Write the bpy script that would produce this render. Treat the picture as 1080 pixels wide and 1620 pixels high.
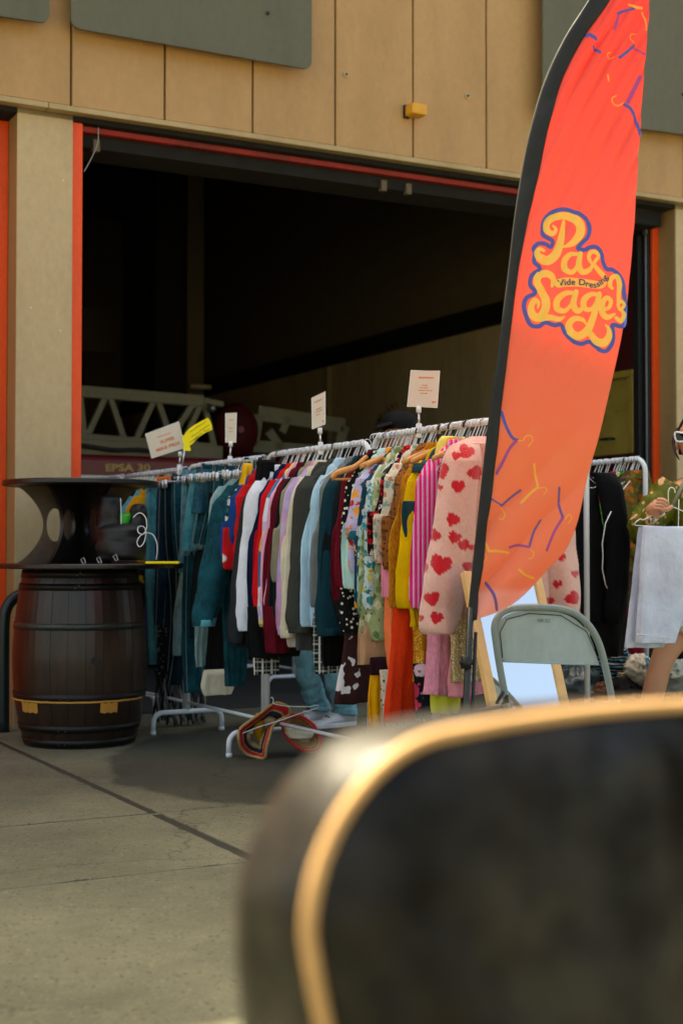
import bpy, bmesh, math, random
from mathutils import Vector, noise, Matrix
random.seed(7)
PI = math.pi
R = math.radians
S = bpy.context.scene
for o in list(bpy.data.objects): bpy.data.objects.remove(o)
C = S.collection

# ---------------------------------------------------------------- camera, world, sun
F_PX = 2250.0; CAMH = 1.03; PITCH = math.atan(60 / F_PX)
cam = bpy.data.cameras.new('camera'); camo = bpy.data.objects.new('camera', cam); C.objects.link(camo)
camo.location = (0, 0, CAMH); camo.rotation_euler = (PI / 2 + PITCH, 0, 0)
cam.sensor_fit = 'VERTICAL'; cam.sensor_height = 36; cam.lens = 50; cam.clip_end = 3000; cam.clip_start = 0.05
cam.dof.use_dof = True; cam.dof.focus_distance = 5.7; cam.dof.aperture_fstop = 2.7
S.camera = camo

SUN_H = Vector((-0.60, 0.80, 0)).normalized(); SUN_EL = R(58.5)
w = bpy.data.worlds.new("World"); S.world = w; w.use_nodes = True
nt = w.node_tree; nt.nodes.clear()
sky = nt.nodes.new('ShaderNodeTexSky'); sky.sky_type = 'NISHITA'; sky.sun_disc = False
sky.sun_elevation = SUN_EL; sky.sun_rotation = math.atan2(SUN_H.x, SUN_H.y)
sky.air_density = 0.8; sky.dust_density = 6.0; sky.ozone_density = 0.4
bg = nt.nodes.new('ShaderNodeBackground'); bg.inputs['Strength'].default_value = 0.15
ow = nt.nodes.new('ShaderNodeOutputWorld')
nt.links.new(sky.outputs[0], bg.inputs[0]); nt.links.new(bg.outputs[0], ow.inputs[0])
sl = bpy.data.lights.new('sun', 'SUN'); sl.energy = 4.6; sl.angle = R(0.5); sl.color = (1.0, 0.93, 0.80)
so = bpy.data.objects.new('sun', sl); C.objects.link(so)
todir = Vector((SUN_H.x * math.cos(SUN_EL), SUN_H.y * math.cos(SUN_EL), math.sin(SUN_EL)))
so.rotation_euler = todir.to_track_quat('Z', 'Y').to_euler(); so.location = (0, 0, 20)
S.view_settings.view_transform = 'Standard'; S.view_settings.look = 'None'
S.view_settings.gamma = 1; S.view_settings.exposure = 1.85
S.view_settings.use_white_balance = True; S.view_settings.white_balance_temperature = 7900; S.view_settings.white_balance_tint = 1
try: S.view_settings.use_curve_mapping = False
except Exception: pass

# ---------------------------------------------------------------- geometry of the place
cp, sp = math.cos(PITCH), math.sin(PITCH)
def ray(px, py):
    x = (px - 540) / F_PX; z = (810 - py) / F_PX
    return Vector((x, cp - z * sp, sp + z * cp))
CO = Vector((0, 0, CAMH))
def atY(px, py, Y):
    d = ray(px, py); return CO + d * (Y / d.y)
def ground(px, py):
    d = ray(px, py); return CO + d * (-CAMH / d.z)
def plane(px, py, P, n):
    d = ray(px, py); return CO + d * ((P - CO).dot(n) / d.dot(n))
def proj(P):
    q = P - CO
    f = q.y * cp + q.z * sp; up = -q.y * sp + q.z * cp
    return 540 + q.x / f * F_PX, 810 - up / f * F_PX
U = Vector((0.882, 0.471, 0)).normalized()      # along the facade
N = Vector((-U.y, U.x, 0))                        # into the building
ZV = Vector((0, 0, 1))
F0 = ground(25, 1153)
def FW(s, t, z): return F0 + U * s + N * t + ZV * z
def fsz(px, py, t):
    p = plane(px, py, F0 + N * t, N); q = p - F0; return q.dot(U), p.z
def FP(px, py, t): return plane(px, py, F0 + N * t, N)

# ---------------------------------------------------------------- helpers
def rootloc(o):
    v = Vector((0, 0, 0))
    while o: v += o.location; o = o.parent
    return v
def tag(o, label=None, cat=None, group=None, kind=None):
    if label: o['label'] = label
    if cat: o['category'] = cat
    if group: o['group'] = group
    if kind: o['kind'] = kind
    return o
def thing(name, loc, label=None, cat=None, group=None, kind=None):
    o = bpy.data.objects.new(name, None); C.objects.link(o); o.location = loc; o.empty_display_size = 0.1
    return tag(o, label, cat, group, kind)
def mesh(name, verts, faces, m, parent=None, smooth=False, loc=None, mats=None, midx=None):
    base = rootloc(parent) if parent else (Vector(loc) if loc is not None else Vector((0, 0, 0)))
    me = bpy.data.meshes.new(name)
    me.from_pydata([tuple(Vector(v) - base) for v in verts], [], faces)
    if mats:
        for x in mats: me.materials.append(x)
        if midx: me.polygons.foreach_set('material_index', midx)
    elif m: me.materials.append(m)
    if smooth: me.polygons.foreach_set('use_smooth', [True] * len(me.polygons))
    me.update()
    o = bpy.data.objects.new(name, me); C.objects.link(o)
    if parent: o.parent = parent
    else: o.location = base
    return o
def dup(o, parent=None, loc=None):
    c = o.copy(); C.objects.link(c)
    if parent: c.parent = parent
    if loc is not None: c.location = loc
    for ch in list(o.children): dup(ch, c)
    return c
class MB:
    def __init__(s): s.v = []; s.f = []
    def add(s, v, f):
        k = len(s.v); s.v += [Vector(x) for x in v]; s.f += [tuple(i + k for i in q) for q in f]; return s
    def hexa(s, a):   # 8 corners: bottom 4 ccw, top 4
        return s.add(a, [(3, 2, 1, 0), (4, 5, 6, 7), (0, 1, 5, 4), (1, 2, 6, 5), (2, 3, 7, 6), (3, 0, 4, 7)])
    def fbox(s, s0, s1, t0, t1, z0, z1, f=FW):
        return s.hexa([f(s0, t0, z0), f(s1, t0, z0), f(s1, t1, z0), f(s0, t1, z0), f(s0, t0, z1), f(s1, t0, z1), f(s1, t1, z1), f(s0, t1, z1)])
    def ring(s, rings, closed=False, cap=True):
        k = len(s.v); n = len(rings[0])
        for r_ in rings: s.v += [Vector(p) for p in r_]
        m = len(rings)
        for i in range(m if closed else m - 1):
            j = (i + 1) % m
            for a in range(n):
                b = (a + 1) % n
                s.f.append((k + i * n + a, k + i * n + b, k + j * n + b, k + j * n + a))
        if cap and not closed:
            s.f.append(tuple(k + a for a in reversed(range(n)))); s.f.append(tuple(k + (m - 1) * n + a for a in range(n)))
        return s
    def tube(s, pts, r, n=8, closed=False):
        pts = [Vector(p) for p in pts]; m = len(pts); rings = []
        rr = r if isinstance(r, (list, tuple)) else [r] * m
        up = None
        for i, p in enumerate(pts):
            a = pts[(i - 1) % m] if (closed or i > 0) else p
            b = pts[(i + 1) % m] if (closed or i < m - 1) else p
            t = (b - a).normalized()
            if up is None:
                up = Vector((0, 0, 1)) if abs(t.z) < 0.9 else Vector((0, 1, 0))
            x = t.cross(up)
            if x.length < 1e-4: x = t.cross(Vector((1, 0, 0)))
            x.normalize(); y = x.cross(t).normalized(); up = y
            rings.append([p + x * rr[i] * math.cos(2 * PI * q / n) + y * rr[i] * math.sin(2 * PI * q / n) for q in range(n)])
        return s.ring(rings, closed)
    def build(s, name, m, parent=None, smooth=False, loc=None):
        return mesh(name, s.v, s.f, m, parent, smooth, loc)
def bevel(o, wd=0.003, seg=1):
    b = o.modifiers.new('bevel', 'BEVEL'); b.width = wd; b.segments = seg; b.limit_method = 'ANGLE'; b.angle_limit = R(40)
    return o
def spline(pts, n, closed=False):
    """catmull-rom through tuples of any length"""
    out = []; m = len(pts)
    segs = m if closed else m - 1
    for k in range(n + (0 if closed else 1)):
        x = k / n * segs; i = min(int(x), segs - 1); t = x - i
        g = (lambda j: pts[j % m]) if closed else (lambda j: pts[max(0, min(m - 1, j))])
        p0, p1, p2, p3 = g(i - 1), g(i), g(i + 1), g(i + 2)
        out.append(tuple(0.5 * (2 * b + (c - a) * t + (2 * a - 5 * b + 4 * c - d) * t * t + (3 * b - a - 3 * c + d) * t ** 3) for a, b, c, d in zip(p0, p1, p2, p3)))
    return out
def lathe(prof, c, n=48):
    return [[Vector((c[0] + r_ * math.cos(2 * PI * k / n), c[1] + r_ * math.sin(2 * PI * k / n), z)) for k in range(n)] for r_, z in prof]
def flat_poly(outline, holes, depth, mapf, name, m, parent=None, loc=None, res=None):
    """2-D outline with holes, filled and extruded; mapf(x,y,d)->world"""
    cu = bpy.data.curves.new('c', 'CURVE'); cu.dimensions = '2D'; cu.fill_mode = 'BOTH'; cu.extrude = 0.5
    for lp in [outline] + holes:
        sp_ = cu.splines.new('POLY'); sp_.points.add(len(lp) - 1); sp_.use_cyclic_u = True
        for i, p in enumerate(lp): sp_.points[i].co = (p[0], p[1], 0, 1)
    ob = bpy.data.objects.new('c', cu); C.objects.link(ob)
    dg = bpy.context.evaluated_depsgraph_get(); me = bpy.data.meshes.new_from_object(ob.evaluated_get(dg))
    vs = [mapf(v.co.x, v.co.y, (v.co.z) * depth) for v in me.vertices]; fs = [tuple(p.vertices) for p in me.polygons]
    bpy.data.objects.remove(ob); bpy.data.curves.remove(cu); bpy.data.meshes.remove(me)
    return mesh(name, vs, fs, m, parent, False, loc)
def text_mesh(txt, mapf, name, m, parent=None, size=1.0, depth=0.004, bold=0.0, loc=None):
    cu = bpy.data.curves.new('t', 'FONT'); cu.body = txt; cu.size = size; cu.extrude = 0.5; cu.offset = bold; cu.resolution_u = 3
    ob = bpy.data.objects.new('t', cu); C.objects.link(ob)
    dg = bpy.context.evaluated_depsgraph_get(); me = bpy.data.meshes.new_from_object(ob.evaluated_get(dg))
    W = max([v.co.x for v in me.vertices] or [1])
    vs = [mapf(v.co.x, v.co.y, v.co.z * depth, W) for v in me.vertices]; fs = [tuple(p.vertices) for p in me.polygons]
    bpy.data.objects.remove(ob); bpy.data.curves.remove(cu); bpy.data.meshes.remove(me)
    return mesh(name, vs, fs, m, parent, False, loc)

# ---------------------------------------------------------------- materials
def lin(c):
    return tuple(((x / 255) / 12.92 if x / 255 <= 0.04045 else ((x / 255 + 0.055) / 1.055) ** 2.4) for x in c) + (1,)
class NT:
    def __init__(s, name):
        s.m = bpy.data.materials.new(name); s.m.use_nodes = True; s.n = s.m.node_tree.nodes; s.l = s.m.node_tree.links
        s.b = s.n['Principled BSDF']; s.tc = s.n.new('ShaderNodeTexCoord')
        s.co = s.tc.outputs['Object']
    def node(s, t, **k):
        x = s.n.new(t)
        for a, v in k.items():
            if a.startswith('i_'): x.inputs[a[2:].replace('_', ' ')].default_value = v
            else: setattr(x, a, v)
        return x
    def link(s, a, b): s.l.new(a, b)
    def noise(s, scale, detail=4, rough=0.6, co=None, dist=0.0):
        x = s.node('ShaderNodeTexNoise'); x.inputs['Scale'].default_value = scale; x.inputs['Detail'].default_value = detail
        x.inputs['Roughness'].default_value = rough; x.inputs['Distortion'].default_value = dist; s.link(co or s.co, x.inputs['Vector']); return x
    def ramp(s, fac, stops, interp='LINEAR'):
        x = s.node('ShaderNodeValToRGB'); x.color_ramp.interpolation = interp
        e = x.color_ramp.elements
        while len(e) < len(stops): e.new(0.5)
        for i, (p, c) in enumerate(stops): e[i].position = p; e[i].color = c
        s.link(fac, x.inputs[0]); return x
    def mix(s, fac, a, b, mode='MIX'):
        x = s.node('ShaderNodeMix', data_type='RGBA', blend_type=mode)
        for i, v in ((0, fac), (6, a), (7, b)):
            if isinstance(v, (float, int)): x.inputs[i].default_value = v
            elif isinstance(v, tuple): x.inputs[i].default_value = v
            else: s.link(v, x.inputs[i])
        return x.outputs[2]
    def scl(s, v):
        x = s.node('ShaderNodeMapping'); x.inputs['Scale'].default_value = v; s.link(s.co, x.inputs[0]); return x.outputs[0]
    def bump(s, h, st=0.3, dist=0.005, prev=None):
        x = s.node('ShaderNodeBump'); x.inputs['Strength'].default_value = st; x.inputs['Distance'].default_value = dist
        s.link(h, x.inputs['Height'])
        if prev: s.link(prev, x.inputs['Normal'])
        s.link(x.outputs[0], s.b.inputs['Normal']); return x.outputs[0]
    def col(s, c):
        if isinstance(c, tuple): s.b.inputs['Base Color'].default_value = c
        else: s.link(c, s.b.inputs['Base Color'])
G_ = lambda v: (v, v, v, 1)
def simple(name, c, rough=0.6, metal=0.0, var=0.15, scale=8, bump=0.15, bdist=0.002, spec=0.5, bscale=60, coat=0):
    t = NT(name); c = lin(c)
    n = t.noise(scale, 6, 0.65); r = t.ramp(n.outputs[0], [(0.3, tuple(x * (1 - var) for x in c[:3]) + (1,)), (0.7, tuple(min(1, x * (1 + var)) for x in c[:3]) + (1,))])
    t.col(r.outputs[0]); t.b.inputs['Roughness'].default_value = rough; t.b.inputs['Metallic'].default_value = metal
    t.b.inputs['Specular IOR Level'].default_value = spec
    if coat: t.b.inputs['Coat Weight'].default_value = coat
    n2 = t.noise(bscale, 3)
    if bump: t.bump(n2.outputs[0], bump, bdist)
    rr = t.ramp(n.outputs[0], [(0.2, G_(max(0, rough - 0.12))), (0.8, G_(min(1, rough + 0.12)))]); t.link(rr.outputs[0], t.b.inputs['Roughness'])
    return t.m
_fc = {}
def fab(c, kind='plain', c2=(255, 255, 255), c3=(0, 0, 0), scale=20.0, rough=0.9, c4=None, sheen=0.0):
    key = (c, kind, c2, c3, scale, rough, c4)
    if key in _fc: return _fc[key]
    t = NT('fabric_' + kind); A, B, D = lin(c), lin(c2), lin(c3); E = lin(c4) if c4 else D
    dark = lambda q, k: tuple(min(1, x * k) for x in q[:3]) + (1,)
    nb = t.noise(9, 5, 0.6)
    base = t.ramp(nb.outputs[0], [(0.25, dark(A, 0.82)), (0.75, dark(A, 1.12))]).outputs[0]
    wv = t.noise(900, 2, 0.5)
    h = wv.outputs[0]; hs = 0.25
    if kind == 'denim':
        st = t.scl((6, 6, 1.2)); n2 = t.noise(14, 8, 0.8, st); n3 = t.noise(7, 5, 0.65)
        base = t.mix(t.ramp(n2.outputs[0], [(0.35, G_(0)), (0.75, G_(0.75))]).outputs[0], base, B)
        base = t.mix(t.ramp(n3.outputs[0], [(0.45, G_(0)), (0.66, G_(0.85))]).outputs[0], base, B)
        base = t.mix(t.ramp(t.noise(40, 6, .8).outputs[0], [(0.5, G_(0)), (0.75, G_(0.6))]).outputs[0], base, dark(B, 1.4))
    elif kind == 'dots':
        v = t.node('ShaderNodeTexVoronoi'); v.inputs['Scale'].default_value = scale; v.inputs['Randomness'].default_value = 0.75; t.link(t.co, v.inputs[0])
        base = t.mix(t.ramp(v.outputs['Distance'], [(0.26, G_(1)), (0.31, G_(0))]).outputs[0], base, B)
    elif kind == 'floral':
        scale = scale * 1.35; nd = t.noise(scale * 0.6, 5, 0.7); vm = t.node('ShaderNodeVectorMath', operation='MULTIPLY_ADD'); vm.inputs[1].default_value = (0.06, 0.06, 0.06)
        t.link(nd.outputs[1], vm.inputs[0]); t.link(t.co, vm.inputs[2])
        v = t.node('ShaderNodeTexVoronoi'); v.inputs['Scale'].default_value = scale; t.link(vm.outputs[0], v.inputs[0])
        sx = t.node('ShaderNodeSeparateColor'); t.link(v.outputs['Color'], sx.inputs[0])
        flw = t.ramp(sx.outputs[0], [(0.0, B), (0.34, D), (0.62, E), (0.82, A)], 'CONSTANT').outputs[0]
        base = t.mix(t.ramp(v.outputs['Distance'], [(0.42, G_(1)), (0.5, G_(0))]).outputs[0], base, flw)
        vb_ = t.node('ShaderNodeTexVoronoi'); vb_.inputs['Scale'].default_value = scale * 2.3; t.link(vm.outputs[0], vb_.inputs[0]); sb2 = t.node('ShaderNodeSeparateColor'); t.link(vb_.outputs['Color'], sb2.inputs[0])
        k2 = t.node('ShaderNodeMath', operation='MULTIPLY'); t.link(t.ramp(vb_.outputs['Distance'], [(0.30, G_(1)), (0.38, G_(0))]).outputs[0], k2.inputs[0]); t.link(t.ramp(sb2.outputs[1], [(0.45, G_(0)), (0.5, G_(1))]).outputs[0], k2.inputs[1])
        base = t.mix(k2.outputs[0], base, t.ramp(sb2.outputs[0], [(0.0, E), (0.33, B), (0.66, A)], 'CONSTANT').outputs[0])
        base = t.mix(t.ramp(v.outputs['Distance'], [(0.08, G_(0.8)), (0.13, G_(0))]).outputs[0], base, dark(E, 0.5))
    elif kind == 'stripes':
        sx = t.node('ShaderNodeSeparateXYZ'); t.link(t.co, sx.inputs[0])
        ad = t.node('ShaderNodeMath', operation='MULTIPLY'); ad.inputs[1].default_value = scale; t.link(sx.outputs[0], ad.inputs[0])
        fr = t.node('ShaderNodeMath', operation='FRACT'); t.link(ad.outputs[0], fr.inputs[0])
        base = t.mix(1.0, base, t.ramp(fr.outputs[0], [(0, A), (0.4, B), (0.55, D), (0.65, B), (0.75, A)], 'CONSTANT').outputs[0])
    elif kind == 'hstripes':
        sx = t.node('ShaderNodeSeparateXYZ'); t.link(t.co, sx.inputs[0])
        ad = t.node('ShaderNodeMath', operation='MULTIPLY'); ad.inputs[1].default_value = scale; t.link(sx.outputs[2], ad.inputs[0])
        fr = t.node('ShaderNodeMath', operation='FRACT'); t.link(ad.outputs[0], fr.inputs[0])
        base = t.mix(1.0, base, t.ramp(fr.outputs[0], [(0, A), (0.35, B), (0.6, D), (0.8, E)], 'CONSTANT').outputs[0])
    elif kind == 'plaid':
        sx = t.node('ShaderNodeSeparateXYZ'); t.link(t.co, sx.inputs[0]); outs = []
        for a in (0, 2):
            ad = t.node('ShaderNodeMath', operation='MULTIPLY'); ad.inputs[1].default_value = scale; t.link(sx.outputs[a], ad.inputs[0])
            fr = t.node('ShaderNodeMath', operation='FRACT'); t.link(ad.outputs[0], fr.inputs[0])
            outs.append(t.ramp(fr.outputs[0], [(0, G_(1)), (0.22, G_(0.0)), (0.45, G_(0.45)), (0.55, G_(0.0))], 'CONSTANT').outputs[0])
        m1 = t.mix(outs[0], base, B); base = t.mix(t.mix(0.5, outs[1], G_(0)), m1, B)
    elif kind == 'spots':   # irregular blotches
        n2 = t.noise(scale, 1.5, 0.4); base = t.mix(t.ramp(n2.outputs[0], [(0.60, G_(0)), (0.615, G_(1))]).outputs[0], base, B)
    elif kind == 'leopard':
        v = t.node('ShaderNodeTexVoronoi'); v.inputs['Scale'].default_value = scale; t.link(t.co, v.inputs[0])
        base = t.mix(t.ramp(v.outputs['Distance'], [(0.0, G_(0.2)), (0.2, G_(0.4)), (0.33, G_(1)), (0.45, G_(0))]).outputs[0], base, B)
    elif kind == 'tie':
        n2 = t.noise(3.5, 2, 0.5); base = t.ramp(n2.outputs[0], [(0.36, A), (0.48, B), (0.56, D), (0.66, E)]).outputs[0]
    elif kind == 'block':
        sx = t.node('ShaderNodeSeparateXYZ'); t.link(t.co, sx.inputs[0])
        n2 = t.noise(3, 1); ad = t.node('ShaderNodeMath', operation='MULTIPLY_ADD'); ad.inputs[1].default_value = scale; t.link(sx.outputs[2], ad.inputs[0]); t.link(n2.outputs[0], ad.inputs[2])
        fr = t.node('ShaderNodeMath', operation='FRACT'); t.link(ad.outputs[0], fr.inputs[0])
        base = t.ramp(fr.outputs[0], [(0, A), (0.3, B), (0.55, D), (0.8, E)], 'CONSTANT').outputs[0]
    elif kind == 'sequin':
        v = t.node('ShaderNodeTexVoronoi'); v.inputs['Scale'].default_value = 260; t.link(t.co, v.inputs[0]); sx = t.node('ShaderNodeSeparateColor'); t.link(v.outputs['Color'], sx.inputs[0])
        base = t.mix(t.ramp(sx.outputs[0], [(0.8, G_(0)), (0.84, G_(1))]).outputs[0], base, B); t.b.inputs['Metallic'].default_value = 0.45
        rough = 0.4; h = v.outputs['Distance']; hs = 0.8
    elif kind == 'knit':
        v = t.node('ShaderNodeTexVoronoi'); v.inputs['Scale'].default_value = 110; t.link(t.scl((1, 1, 0.45)), v.inputs[0]); h = v.outputs['Distance']; hs = 0.9
        base = t.mix(t.ramp(v.outputs['Distance'], [(0.3, G_(0)), (0.8, G_(0.5))]).outputs[0], base, B)
    t.col(base); t.b.inputs['Roughness'].default_value = rough
    t.b.inputs['Sheen Weight'].default_value = sheen; t.b.inputs['Specular IOR Level'].default_value = 0.2
    wr = t.noise(22, 5, 0.55, t.scl((1.2, 1.2, 0.7)), 0.35)
    p = t.bump(wr.outputs[0], 0.6, 0.015); t.bump(h, hs, 0.0015, p)
    _fc[key] = t.m; return t.m

# concrete
def concrete():
    t = NT('concrete'); t.co = t.node('ShaderNodeNewGeometry').outputs['Position']
    n1 = t.noise(0.7, 5, 0.6); n2 = t.noise(9, 6, 0.7); n3 = t.noise(120, 3, 0.7)
    a = t.ramp(n1.outputs[0], [(0.3, (0.12, 0.112, 0.074, 1)), (0.7, (0.225, 0.205, 0.142, 1))]).outputs[0]
    a = t.mix(0.55, a, t.ramp(n2.outputs[0], [(0.3, G_(0.35)), (0.7, G_(0.62))]).outputs[0], 'OVERLAY')
    v = t.node('ShaderNodeTexVoronoi'); v.inputs['Scale'].default_value = 75; t.link(t.co, v.inputs[0]); sx = t.node('ShaderNodeSeparateColor'); t.link(v.outputs['Color'], sx.inputs[0])
    ag = t.ramp(sx.outputs[0], [(0.0, (0.03, 0.026, 0.02, 1)), (0.12, (0.13, 0.118, 0.085, 1)), (0.5, (0.17, 0.155, 0.112, 1)), (0.92, (0.29, 0.265, 0.2, 1))]).outputs[0]
    pit = t.node('ShaderNodeMath', operation='MULTIPLY'); t.link(t.ramp(v.outputs['Distance'], [(0.25, G_(1)), (0.4, G_(0))]).outputs[0], pit.inputs[0]); t.link(t.ramp(n2.outputs[0], [(0.42, G_(0.15)), (0.6, G_(0.6))]).outputs[0], pit.inputs[1])
    a = t.mix(pit.outputs[0], a, ag)
    v3 = t.node('ShaderNodeTexVoronoi'); v3.inputs['Scale'].default_value = 48; t.link(t.co, v3.inputs[0]); s3 = t.node('ShaderNodeSeparateColor'); t.link(v3.outputs['Color'], s3.inputs[0])
    p3 = t.node('ShaderNodeMath', operation='MULTIPLY'); t.link(t.ramp(v3.outputs['Distance'], [(0.2, G_(1)), (0.34, G_(0))]).outputs[0], p3.inputs[0]); t.link(t.ramp(n2.outputs[0], [(0.40, G_(0.25)), (0.55, G_(0.9))]).outputs[0], p3.inputs[1])
    a = t.mix(p3.outputs[0], a, t.ramp(s3.outputs[1], [(0.0, (0.02, 0.017, 0.013, 1)), (0.3, (0.09, 0.08, 0.055, 1)), (0.65, (0.17, 0.155, 0.112, 1)), (0.95, (0.28, 0.25, 0.19, 1))]).outputs[0])
    a = t.mix(0.4, a, t.ramp(n3.outputs[0], [(0.25, G_(0.25)), (0.75, G_(0.8))]).outputs[0], 'OVERLAY')
    pn = t.noise(0.35, 6, .65); a = t.mix(0.5, a, t.ramp(pn.outputs[0], [(0.35, G_(0.3)), (0.65, G_(0.68))]).outputs[0], 'OVERLAY')
    vc = t.node('ShaderNodeTexVoronoi', feature='DISTANCE_TO_EDGE'); vc.inputs['Scale'].default_value = 0.33
    wn = t.noise(2.2, 5, .6); wv3 = t.node('ShaderNodeVectorMath', operation='MULTIPLY_ADD'); wv3.inputs[1].default_value = (.7, .7, 0); t.link(wn.outputs[1], wv3.inputs[0]); t.link(t.co, wv3.inputs[2]); t.link(wv3.outputs[0], vc.inputs[0])
    a = t.mix(t.ramp(vc.outputs['Distance'], [(0.0, G_(0.6)), (0.0035, G_(0))]).outputs[0], a, (0.03, 0.027, 0.02, 1))
    # scattered dark grit
    v2 = t.node('ShaderNodeTexVoronoi'); v2.inputs['Scale'].default_value = 26; t.link(t.co, v2.inputs[0]); s2 = t.node('ShaderNodeSeparateColor'); t.link(v2.outputs['Color'], s2.inputs[0])
    g1 = t.node('ShaderNodeMath', operation='MULTIPLY'); t.link(t.ramp(v2.outputs['Distance'], [(0.10, G_(1)), (0.16, G_(0))]).outputs[0], g1.inputs[0]); t.link(t.ramp(s2.outputs[1], [(0.45, G_(0)), (0.5, G_(0.9))]).outputs[0], g1.inputs[1])
    a = t.mix(g1.outputs[0], a, (0.035, 0.03, 0.025, 1))
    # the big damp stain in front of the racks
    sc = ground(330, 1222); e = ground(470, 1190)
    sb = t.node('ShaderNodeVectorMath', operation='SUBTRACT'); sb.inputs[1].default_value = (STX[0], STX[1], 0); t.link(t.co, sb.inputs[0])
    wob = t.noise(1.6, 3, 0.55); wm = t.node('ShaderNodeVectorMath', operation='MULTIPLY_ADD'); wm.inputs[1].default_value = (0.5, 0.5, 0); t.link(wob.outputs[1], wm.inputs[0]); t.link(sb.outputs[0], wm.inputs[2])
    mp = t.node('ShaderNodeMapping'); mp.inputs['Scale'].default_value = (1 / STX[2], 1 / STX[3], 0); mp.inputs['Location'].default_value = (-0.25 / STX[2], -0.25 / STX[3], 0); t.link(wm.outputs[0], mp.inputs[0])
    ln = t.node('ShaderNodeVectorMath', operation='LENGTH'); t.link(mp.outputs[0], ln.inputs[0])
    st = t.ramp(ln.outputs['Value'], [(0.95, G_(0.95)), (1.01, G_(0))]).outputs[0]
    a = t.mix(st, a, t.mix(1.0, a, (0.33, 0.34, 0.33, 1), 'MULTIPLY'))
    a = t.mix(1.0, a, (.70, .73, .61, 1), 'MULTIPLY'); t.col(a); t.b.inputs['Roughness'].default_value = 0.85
    mm = t.node('ShaderNodeMath', operation='ADD'); t.link(n3.outputs[0], mm.inputs[0]); t.link(v.outputs['Distance'], mm.inputs[1])
    t.bump(mm.outputs[0], 0.5, 0.004); return t.m
g1_, g2_ = ground(165, 1200), ground(560, 1200)
_c = (ground(330, 1262) + ground(330, 1120)) / 2
STX = (-0.15, 7.15, 1.02, 1.42)
M = {}
M['concrete'] = concrete()
M['apron'] = simple('far_concrete', (148, 140, 116), 0.9, var=0.2, scale=1.5, bump=0.3)
M['joint'] = simple('joint_filler', (44, 42, 31), 0.95, var=.3, scale=30)
def painted(name, c, dirt=(60, 42, 22), amt=0.45, rough=0.5, zs=0.25, spec=0.4):
    t = NT(name); A = lin(c); D = lin(dirt)
    n = t.noise(2.2, 5, 0.65, t.scl((1, 1, zs))); n2 = t.noise(26, 6, 0.75, t.scl((1, 1, 0.6)))
    b = t.ramp(n2.outputs[0], [(0.3, tuple(x * 0.9 for x in A[:3]) + (1,)), (0.7, tuple(min(1, x * 1.07) for x in A[:3]) + (1,))]).outputs[0]
    b = t.mix(t.ramp(n.outputs[0], [(0.45, G_(0)), (0.8, G_(amt))]).outputs[0], b, D)
    v = t.node('ShaderNodeTexVoronoi'); v.inputs['Scale'].default_value = 9; t.link(t.co, v.inputs[0]); sx = t.node('ShaderNodeSeparateColor'); t.link(v.outputs['Color'], sx.inputs[0])
    k = t.node('ShaderNodeMath', operation='MULTIPLY'); t.link(t.ramp(v.outputs['Distance'], [(0.03, G_(1)), (0.05, G_(0))]).outputs[0], k.inputs[0]); t.link(t.ramp(sx.outputs[2], [(0.7, G_(0)), (0.75, G_(0.8))]).outputs[0], k.inputs[1])
    b = t.mix(k.outputs[0], b, tuple(min(1, x * 1.8 + 0.1) for x in A[:3]) + (1,))
    t.col(b); t.b.inputs['Roughness'].default_value = rough; t.b.inputs['Specular IOR Level'].default_value = spec
    nn = t.noise(3, 2); t.bump(nn.outputs[0], 0.12, 0.02, t.bump(n2.outputs[0], 0.15, 0.002)); return t.m
M['fascia'] = painted('fascia_paint', (174, 136, 88), (112, 80, 42), 0.35)
M['pillar'] = painted('pillar_paint', (186, 162, 122), (110, 88, 56), 0.35)
M['return'] = painted('return_paint', (150, 126, 82), (96, 72, 38), 0.5)
M['trim'] = painted('trim_paint', (172, 150, 108), (120, 92, 50), 0.5)
M['orange'] = painted('orange_red_paint', (236, 78, 20), (120, 30, 12), 0.4, 0.45)
M['redbeam'] = painted('red_paint', (140, 30, 14), (34, 14, 10), 1.0, 0.55)
M['board'] = painted('grey_board', (88, 86, 68), (58, 58, 46), 0.5, 0.55)
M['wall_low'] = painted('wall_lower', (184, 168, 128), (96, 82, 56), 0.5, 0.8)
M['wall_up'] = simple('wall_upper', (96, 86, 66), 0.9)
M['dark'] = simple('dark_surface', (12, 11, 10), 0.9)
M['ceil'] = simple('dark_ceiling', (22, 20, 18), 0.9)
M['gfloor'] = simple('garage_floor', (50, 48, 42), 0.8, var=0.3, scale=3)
M['white_metal'] = simple('white_powder_coat', (214, 220, 222), 0.35, 0.0, var=0.04, bump=0.03)
M['chrome'] = simple('chrome_wire', (205, 208, 212), 0.28, 0.75, var=0.05, bump=0.0)
M['blackmetal'] = simple('black_metal', (22, 23, 22), 0.4, 0.3, bump=0.05)
M['black_rubber'] = simple('black_rubber', (16, 18, 20), 0.6)
M['wood_hanger'] = simple('varnished_wood', (196, 138, 72), 0.4, var=0.25, scale=25, bump=0.05)
M['blackplastic'] = simple('black_plastic', (18, 18, 20), 0.4, bump=0)
M['yellow_lamp'] = simple('yellow_plastic', (206, 148, 36), 0.5)
M['steel'] = simple('steel', (150, 152, 150), 0.35, 0.8, bump=0.05)
M['card'] = simple('white_card', (206, 194, 174), 0.35, var=0.03, bump=0)
M['yellow_card'] = simple('yellow_card', (250, 226, 16), 0.7, var=0.03, bump=0)
M['ink'] = simple('orange_ink', (206, 112, 58), 0.8, bump=0)
M['blackink'] = simple('black_ink', (38, 36, 30), 0.8, bump=0)
M['trusswhite'] = painted('ladder_paint', (122, 120, 96), (84, 80, 60), 0.5, 0.6)
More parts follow.
